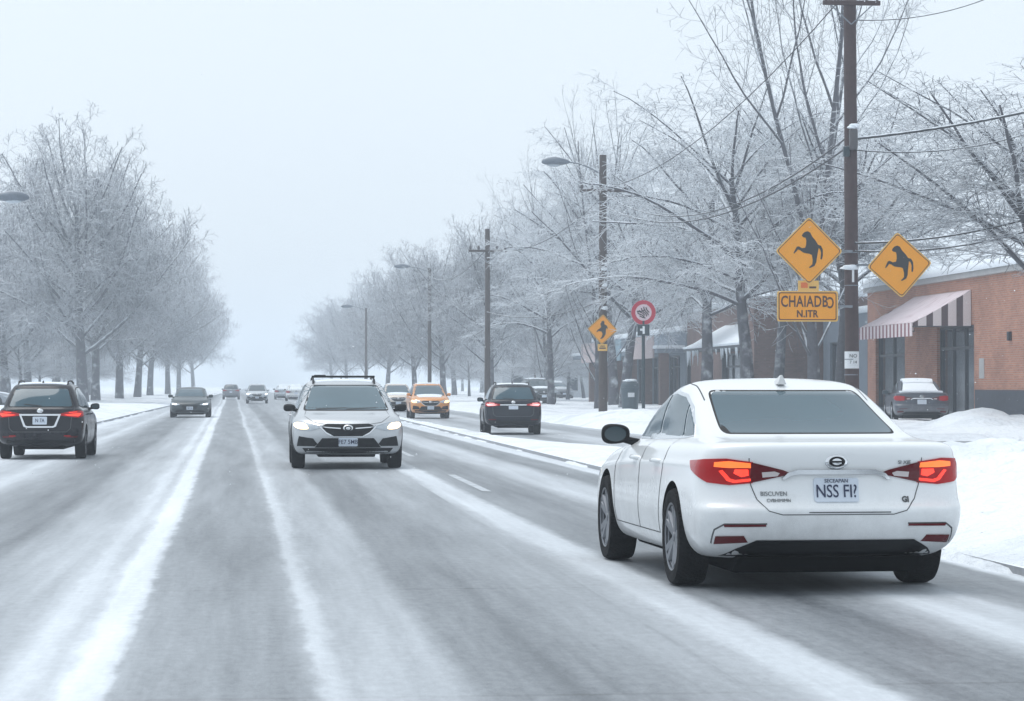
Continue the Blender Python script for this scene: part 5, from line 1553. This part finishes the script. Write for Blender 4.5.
def suv(label, pm, loc, rz, scale, group=None, look='plain', tail=True, headlamps=None, rails=True, clad=True, glass=None, letters=None, fog=None, cat="suv", name="suv", frost=0.0, tall=1.0):
    root = thing(name, label, cat, loc, rz, group)
    me, bvh = base_body('suv', pm)
    c = Car(root, me, bvh, scale)
    G = glass or M_CGLASS
    c.panel("rear_window_seal", rounded([(-.70, 1.105), (.70, 1.105), (.575, 1.525), (-.575, 1.525)], .06), 0, M_RUB, .002, .01, .06)
    c.panel("rear_window", rounded([(-.665, 1.125), (.665, 1.125), (.545, 1.50), (-.545, 1.50)], .05), 0, G, .005, .01, .06)
    c.panel("windshield_seal", rounded([(-.72, 1.05), (.72, 1.05), (.565, 1.53), (-.565, 1.53)], .06), 180, M_RUB, .002, .01, .06)
    c.panel("windshield", rounded([(-.685, 1.075), (.685, 1.075), (.54, 1.51), (-.54, 1.51)], .05), 180, G, .005, .01, .06)
    for sd in (-1, 1):
        c.line("wiper", [(sd * .25 + .25, 1.085), (sd * .25 - .25, 1.105)], 180, M_RUB, .016, .010)
    c.panel("window_trim", [(1.02, 1.06), (.55, 1.36), (.28, 1.485), (0, 1.53), (-.9, 1.53), (-1.45, 1.47), (-1.72, 1.29), (-1.82, 1.13), (-1.2, 1.09), (0, 1.07)], -90, M_RUB, .003, .01, .06, mirror=True)
    for pl in ([(.94, 1.085), (.54, 1.345), (.28, 1.465), (.06, 1.505), (-.10, 1.51), (-.06, 1.09)],
               [(-.13, 1.09), (-.16, 1.51), (-.9, 1.51), (-1.02, 1.50), (-1.02, 1.105)],
               [(-1.08, 1.108), (-1.08, 1.495), (-1.43, 1.45), (-1.68, 1.28), (-1.77, 1.145)]):
        c.panel("side_window", pl, -90, G, .007, .01, .06, mirror=True)
    # tail
    tlo = [(-.62, -2.15, .905), (-.80, -2.08, .885), (-.895, -1.85, .93), (-.89, -1.80, 1.02), (-.78, -2.0, 1.04), (-.62, -2.1, 1.02), (-.40, -2.15, .965), (-.42, -2.15, .93)]
    for sd in (1, -1):
        fx = lambda P: [(x * sd, y, z) for x, y, z in P]
        tl = c.panel("tail_light", fx(tlo), 25 * sd, M_LRED, .010, .02, .035, three=True)[0]
        if tail:
            lit2 = M_LLIT if look != 'dark_right' else M_LPINK
            c.panel("lit_lamp", fx([(-.50, -2.15, .945), (-.64, -2.12, .925), (-.80, -2.05, .915), (-.84, -1.95, .97), (-.80, -2.0, .985), (-.64, -2.1, .965)]), 25 * sd, lit2, .0125, .006, .03, three=True, parent=tl)
            c.panel("lit_lamp", fx([(-.60, -2.12, .985), (-.76, -2.02, 1.0), (-.76, -2.02, 1.015), (-.60, -2.1, 1.003)]), 25 * sd, M_LRIM if look != 'dark_right' else M_LPINK, .0125, .006, .03, three=True, parent=tl)
        c.panel("rear_reflector", fx([(-.56, -2.2, .465), (-.78, -2.12, .46), (-.80, -2.1, .50), (-.56, -2.2, .50)]), 20 * sd, M_LDRED, .008, .012, .04, three=True)
        if look == 'black_left':
            c.panel("fog_reflector", fx([(-.50, -2.2, .49), (-.64, -2.15, .487), (-.64, -2.15, .51), (-.52, -2.2, .513)]), 15 * sd, M_LRED, .0105, .006, .03, three=True)
    if look == 'black_left':
        fr = [(-.44, .965), (.44, .965), (.34, .70), (.28, .675), (-.28, .675), (-.34, .70)]
        c.panel("chrome_frame", fr, 0, M_CHROME, .010, .02, .05)
        c.panel("plate_recess", [(-.385, .928), (.385, .928), (.30, .722), (.26, .708), (-.26, .708), (-.30, .722)], 0, M_PLAS, .0135, .02, .05)
        plate(c, 0, 0, .825, "N 7A", None, .30, .165, .018)
    elif look == 'dark_right':
        c.panel("chrome_bar", [(-.42, .93), (.42, .93), (.42, .965), (-.42, .965)], 0, M_CHROME, .012, .02, .05)
        plate(c, 0, 0, .86, None, None, .30, .11, .012)
    else:
        plate(c, 0, 0, .80, None)
    b = MB().lathe([(0, .02), (.05, .018), (.066, .010), (.07, 0)], 'Y', 20)
    em = b.build("emblem", M_CHROME, root, smooth=50); em.location = c.hit(*c.frame(0), (0, 1.025), 0) + Vector((0, .004, 0)); em.rotation_euler = (0, 0, math.pi); em.scale = (1, 1, .75)
    c.line("tailgate_gap", [(-.72, 1.08), (-.66, .93), (-.64, .66), (-.56, .585), (.56, .585), (.64, .66), (.66, .93), (.72, 1.08)], 0, M_GAP, .010)
    c.panel("rear_valance", [(-.86, .44), (.86, .44), (.82, .27), (-.82, .27)] if clad else [(-.70, .40), (.70, .40), (.74, .27), (-.74, .27)], 0, M_PLAS, .006, .02, .06)
    c.line("rear_wiper", [(.02, 1.135), (-.34, 1.17)], 0, M_RUB, .018, .012)
    ub = MB().box((0, -1.6, .27), (1.0, .5, .12)); ub.box((0, .05, .24), (.95, 2.9, .07)); ub.build("underbody", M_WELL, root, bevel=.03)
    # sides
    c.line("door_gap", [(.98, 1.02), (1.0, .75), (.95, .40)], -90, M_GAP, .009, mirror=True)
    c.line("door_gap", [(-.095, 1.07), (-.10, .40)], -90, M_GAP, .009, mirror=True)
    c.line("door_gap", [(-1.06, 1.09), (-1.04, .85), (-.92, .65), (-.88, .40)], -90, M_GAP, .009, mirror=True)
    for y in (.10, -.86):
        for sd in (-1, 1):
            h = c.hit(*c.frame(90 if sd < 0 else -90), ((y + .06) * (-1 if sd < 0 else 1), .955), 0)
            MB().tube([h + Vector((sd * -.005, -.10, -.005)), h + Vector((sd * .035, -.07, 0)), h + Vector((sd * .035, .07, .0)), h + Vector((sd * -.005, .10, -.005))], [.014, .017, .017, .014], 8).build("door_handle", pm, root, smooth=50)
    if clad:
        for (y, z) in UW:
            arc = [(y + .475 * math.cos(a), z + .475 * math.sin(a)) for a in [math.pi * (-.06 + 1.12 * i / 20) for i in range(21)]] + [(y + .405 * math.cos(a), z + .405 * math.sin(a)) for a in [math.pi * (1.06 - 1.12 * i / 20) for i in range(21)]]
            arc = [(p, max(q, .28)) for p, q in arc]
            c.panel("arch_trim", arc, -90, M_PLAS, .010, .02, .05, mirror=True)
        c.panel("sill_trim", [(.88, .40), (-.85, .40), (-.85, .30), (.88, .30)], -90, M_PLAS, .010, .02, .06, mirror=True)
    # nose
    hlo = [(.40, 2.2, .765), (.60, 2.12, .70), (.80, 1.95, .715), (.875, 1.72, .80), (.86, 1.75, .875), (.70, 2.0, .865), (.50, 2.12, .81)]
    for sd in (1, -1):
        fx = lambda P: [(x * sd, y, z) for x, y, z in P]
        hl = c.panel("headlight", fx(hlo), 180 + 28 * sd, M_HEAD, .009, .02, .035, three=True)[0]
        if headlamps:
            c.panel("lit_lamp", fx(rounded3([(.60, 2.1, .725), (.78, 1.97, .73), (.87, 1.78, .80), (.83, 1.8, .855), (.68, 2.0, .84)])), 180 + 28 * sd, headlamps, .0125, .006, .035, three=True, parent=hl)
            c.line("headlight_brow", fx([(.44, 2.14, .792), (.60, 2.1, .838), (.70, 2.02, .86)]), 180 + 28 * sd, M_CHROME, .016, .014, three=True, parent=hl)
        c.panel("fog_pocket", fx([(.56, 2.15, .56), (.78, 2.0, .60), (.82, 1.95, .42), (.54, 2.15, .42), (.50, 2.18, .46)]), 180 + 20 * sd, M_PLAS, .008, .02, .045, three=True)
        if fog:
            c.panel("fog_lamp", fx([(.64, 2.1, .47), (.72, 2.05, .47), (.73, 2.05, .52), (.65, 2.1, .52)]), 180 + 20 * sd, fog, .011, .006, .03, three=True)
    c.panel("grille", [(-.44, .775), (-.35, .675), (-.23, .602), (.23, .602), (.35, .675), (.44, .775), (.34, .828), (.0, .818), (-.34, .828)], 180, M_PLAS, .007, .02, .04)
    c.panel("grille_bar", [(-.42, .775), (-.12, .752), (-.12, .732), (-.36, .752)], 180, M_CHROME, .016, .02, .03)
    c.panel("grille_bar", [(.42, .775), (.12, .752), (.12, .732), (.36, .752)], 180, M_CHROME, .016, .02, .03)
    c.line("grille_surround", [(-.455, .775), (-.355, .663), (-.23, .590), (.23, .590), (.355, .663), (.455, .775)], 180, M_CHROME, .020, .010)
    b = MB().lathe([(0, .025), (.05, .022), (.072, .012), (.078, 0)], 'Y', 24)
    em = b.build("emblem", M_CHROME, root, smooth=50); em.location = c.hit(*c.frame(180), (0, .742), 0) + Vector((0, -.0, 0)); em.scale = (1.1, 1, .85)
    eb = MB().lathe([(.034, .021), (.054, .0225), (.054, .026), (.034, .024)], 'Y', 20, closed=True); eb.build("emblem_ring", M_PLAS, em, smooth=40)
    c.panel("lower_intake", [(-.42, .565), (-.54, .395), (.54, .395), (.42, .565)], 180, M_PLAS, .007, .02, .05)
    c.panel("front_skirt", [(-.74, .385), (.74, .385), (.66, .27), (-.66, .27)], 180, M_PLAS, .006, .02, .05)
    plate(c, 180, 0, .495, "FE7 5MB" if look == 'silver' else None, None, .31, .155, .014)
    c.line("hood_gap", [(-.66, 1.06), (-.70, .96), (-.55, .85), (-.35, .815), (.35, .815), (.55, .85), (.70, .96), (.66, 1.06)], 180, M_GAP, .008)
    for (y, z) in UW:
        for sd in (-1, 1):
            wheel(root, sd * .795, y, .345, .22, M_ALLOYD if look in ('black_left', 'dark_right') else M_ALLOY, 7, sd)
    for sd in (-1, 1):
        mirror_part(c, sd * .80, .78, 1.05, M_PLAS if look in ('silver', 'black_left', 'dark_right') else pm, sd, .88)
    if rails:
        for sd in (-1, 1):
            z0 = [c.hit(*c.frame('top'), (sd * .52, y), 0).z for y in (-1.35, -.9, -.4, 0.0)]
            MB().tube([(sd * .52, -1.40, z0[0] - .01), (sd * .52, -1.32, z0[0] + .05), (sd * .52, -.9, z0[1] + .055), (sd * .52, -.4, z0[2] + .055), (sd * .52, -.02, z0[3] + .05), (sd * .52, .06, z0[3] - .02)], .018, 8).build("roof_rail", M_PLAS, root, smooth=50)
        if look == 'silver':
            zr = c.hit(*c.frame('top'), (0, -.25), 0).z
            MB().tube([(-.54, -.25, zr + .055), (.54, -.25, zr + .055)], .020, 8).build("roof_rack_bar", M_PLAS, root, smooth=50)
            MB().box((.40, -.25, zr + .075), (.20, .10, .03)).build("rack_clamp", M_PLAS, root, bevel=.01)
    MB().lathe([(.0, .06), (.012, .05), (.03, .0), (0, -.01)], 'Z', 10, c.hit(*c.frame('top'), (0, -1.42), 0)).build("roof_antenna", M_PLAS, root, smooth=50)
    if frost:
        c.panel("roof_frost", [(-.5, -1.5), (.5, -1.5), (.54, -.5), (.48, .02), (-.48, .02), (-.54, -.5)], 'top', M_SNOWCAR, .02 * frost, .03, .1, sm=80)
        if frost > 1:
            c.panel("hood_frost", [(-.6, 1.25), (.6, 1.25), (.5, 1.75), (-.5, 1.75)], 'top', M_SNOWCAR, .015 * frost, .03, .1, sm=80)
    root.scale = (scale, scale, scale * tall)
    return root

M_LPINK = mat("lit_tail_lamp_pale", (.7, .25, .25), .25, emit=(1.0, .50, .50), estr=1.15)
M_BADGE = mat("dull_badge_metal", (.20, .21, .22), .4, metal=.5)
P_WHITE = paint("white_paint", (.80, .82, .83), rough=.26, dirt=.42)
P_SILVER = paint("silver_paint", (.50, .52, .54), metal=.45, rough=.34, dirt=.35)
P_BLACK = paint("black_paint", (.007, .007, .012), rough=.25, dirt=.03, coat=.25, spec=.25)
P_NAVY = paint("dark_blue_black_paint", (.008, .011, .020), rough=.25, dirt=.03, coat=.25, spec=.25)
P_ORANGE = paint("orange_paint", (.70, .28, .060), rough=.35, dirt=.25)
P_CREAM = paint("cream_paint", (.66, .58, .50), rough=.4, dirt=.2)
P_GREEN = paint("dark_grey_green_paint", (.022, .035, .040), rough=.3, dirt=.08, coat=.3, spec=.3)
P_GREY = paint("grey_paint", (.20, .22, .25), metal=.3, rough=.4, dirt=.25)
P_PALE = paint("pale_grey_paint", (.50, .54, .58), metal=.2, rough=.4, dirt=.2)
P_DKBLUE = paint("dark_blue_grey_paint", (.050, .062, .085), rough=.45, dirt=.35)

def place(px, py, half_len, scale, facing):
    """ground point of a car's centre, its nearest end standing where (px, py) meets the road; facing: 1 = driving away, -1 = coming"""
    g = ground_at(px, py)
    return Vector((g.x, g.y + half_len * scale, 0.0))

# the white sedan in front
HS = .985
sedan("large white sedan with lit red tail lights and a plate reading NSS FI?", P_WHITE, (3.81, 19.67, 0), R(2.2), HS, tall=1.045, wide=1.03,
      lit=True, letters="NSS FI?", small="SECEAPAN", glass=M_CGLASS2, detail=2, alloy=M_ALLOYM)
G_ON, G_AWAY, G_PARK = "cars coming towards the viewer", "cars driving away", "parked cars under snow"
suv("silver suv with roof rack and warm headlights coming down the middle of the road", P_SILVER, place(347.5, 469.0, 2.0, 1.0, -1), R(180), 1.035, G_ON, tall=.90, look='silver', headlamps=M_HLIT, glass=M_CGLASS3, frost=.7)
suv("black suv driving away at the left edge, with a chrome framed number plate", P_BLACK, place(43, 459, 1.7, .90, 1), R(-.8), .90, G_AWAY, look='black_left', clad=False, glass=M_CGLASS2, frost=.6)
suv("dark blue black suv driving away beyond the snowy strip, with pale pink tail lights", P_NAVY, place(515, 434.5, 1.7, .90, 1), R(-2.5), .90, G_AWAY, look='dark_right', glass=M_CGLASS2, frost=.6)
suv("orange suv with glowing amber headlights coming beyond the snowy strip", P_ORANGE, place(430, 418.5, 1.7, .92, -1), R(180), .92, G_ON, look='plain', headlamps=M_HLITO, rails=False, clad=False, glass=M_CGLASS2, frost=1.2)
suv("cream suv with amber headlights half hidden behind the orange one", P_CREAM, place(398, 411.5, 1.7, .92, -1), R(180), .92, G_ON, look='plain', headlamps=M_HLITO, rails=False, clad=False, glass=M_CGLASS2, frost=1.2)
sedan("dark grey green car with white headlights coming along the left lane", P_GREEN, place(190, 417.5, 1.9, .93, -1), R(180), .93, G_ON, lit=False, detail=1, headlamps=M_HLITW, glass=M_CGLASS2, cat="car", name="hatchback")
suv("silver grey car with white headlights far down the middle of the road", P_PALE, place(257, 403.5, 1.7, .92, -1), R(180), .92, G_ON, look='plain', headlamps=M_HLITW, rails=False, clad=False)
suv("far grey car driving away at the left, faint in the haze", P_GREY, place(231, 399.5, 1.7, .92, 1), 0, .92, G_AWAY, look='plain', tail=False, rails=False, clad=False)
sedan("far pale snow covered car left of the silver suv, almost lost in haze", P_PALE, place(284, 399.5, 1.9, 1.0, 1), 0, 1.0, G_AWAY, lit=False, detail=1, snow=1.0)
sedan("far white car just behind the silver suv's left mirror, almost lost in haze", P_WHITE, place(296, 401, 1.9, 1.0, 1), 0, 1.0, G_AWAY, lit=False, detail=1, snow=1.0)
# parked ones
sedan("parked dark sedan with snow on its roof in front of the brick shop", P_DKBLUE, place(925, 428, 1.7, .98, 1) + Vector((.1, 0, gh(22.3, 86) - .03)), R(-9), .98, G_PARK, lit=False, detail=1, snow=1.2)
g_ = ground_at(537, 407)
suv("parked dark suv with a white roof just right of the dark moving suv", P_GREEN, (g_.x, g_.y, gh(g_.x, g_.y) - .04), R(186), 1.0, G_PARK, look='plain', rails=False, frost=2.2)
g_ = ground_at(556, 401)
sedan("grey parked sedan behind the dark parked suv", P_GREY, (g_.x, g_.y, gh(g_.x, g_.y) - .04), R(190), 1.1, G_PARK, lit=False, detail=1, snow=1.0, glass=M_CGLASS2)
g_ = ground_at(585, 399)
sedan("pale blue grey parked car standing side on left of the slim snowy tree", P_PALE, (g_.x, g_.y, gh(g_.x, g_.y) - .04), R(120), 1.15, G_PARK, lit=False, detail=1, snow=1.0, glass=M_CGLASS2)
g_ = ground_at(1, 409)
sedan("dark parked car cut off by the left edge behind the black suv", P_GREY, (g_.x - 1.4, g_.y, .12), R(262), .95, G_PARK, lit=False, detail=1, snow=1.0)
# ================================================================== small things
M_WOOD = snowed("weathered_wood", (.12, .10, .09), lo=.5, hi=.8, namp=.2)
M_BIN = snowed("dark_green_bin_paint", (.05, .08, .10), rough=.5, lo=.8, hi=1.1, namp=.2)
g = ground_at(630, 416); g.z = gh(g.x, g.y) - .02
r = thing("litter_bin", "dark round litter bin standing in snow between the slim trunk and the round sign's post", "bin", g)
MB().lathe([(0, 0), (.34, 0), (.37, .1), (.40, .95), (.43, 1.0), (.43, 1.08), (0, 1.08)], 'Z', 20).build("barrel", M_BIN, r, smooth=40)
MB().lathe([(.42, 1.085), (.40, 1.25), (.25, 1.38), (0, 1.42)], 'Z', 20).build("lid", M_BIN, r, smooth=50)
snow_lump("snow_cap", r, (0, 0, 1.38), (.30, .30, .10), 3)
MB().box((0, -.39, .75), (.3, .05, .2)).build("label_plate", M_WHITE, r, bevel=.01)
# falling snow: flakes nobody could count
rg = np.random.default_rng(7)
nfl = 3400
yy = 26 + (rg.random(nfl) ** .8) * 110
lat = rg.random(nfl) * 1.0
xx = (-.5 + lat) * yy * .55 + yy * math.tan(YAW)
zz = .05 + rg.random(nfl) * (1.6 + yy * .15)
sz = .0045 + .0075 * rg.random(nfl)
oct_v = np.array([(1, 0, 0), (-1, 0, 0), (0, 1, 0), (0, -1, 0), (0, 0, .8), (0, 0, -.8)])
oct_f = np.array([(0, 2, 4), (2, 1, 4), (1, 3, 4), (3, 0, 4), (2, 0, 5), (1, 2, 5), (3, 1, 5), (0, 3, 5)])
V = (np.stack([xx, yy, zz], -1)[:, None, :] + oct_v[None] * sz[:, None, None]).reshape(-1, 3)
Fc = (np.arange(nfl)[:, None, None] * 6 + oct_f[None]).reshape(-1, 3)
me = bpy.data.meshes.new("falling_snow"); me.from_pydata(V.tolist(), [], Fc.tolist()); me.materials.append(mat("snow_flake", (.86, .89, .92), .8, var=.02))
o = bpy.data.objects.new("falling_snow", me); COL.objects.link(o); tag(o, "fine snowflakes drifting through the air over the road", "falling snow", kind='stuff')

# ------------------------------------------------------------------ the air
hz = MB().box2((-290, -45, -1.1), (290, 1450, 27))
m, n, p = new_mat("haze_air")
n.nodes.remove(p)
out = n.nodes["Material Output"]
pv = N(n, "ShaderNodeVolumePrincipled")
pv.inputs['Color'].default_value = (.86, .93, 1.0, 1)
pv.inputs['Density'].default_value = HAZE
pv.inputs['Anisotropy'].default_value = 0.0
n.links.new(pv.outputs[0], out.inputs['Volume'])
tag(hz.build("haze", m), "pale winter haze filling the street", "haze", kind='stuff')
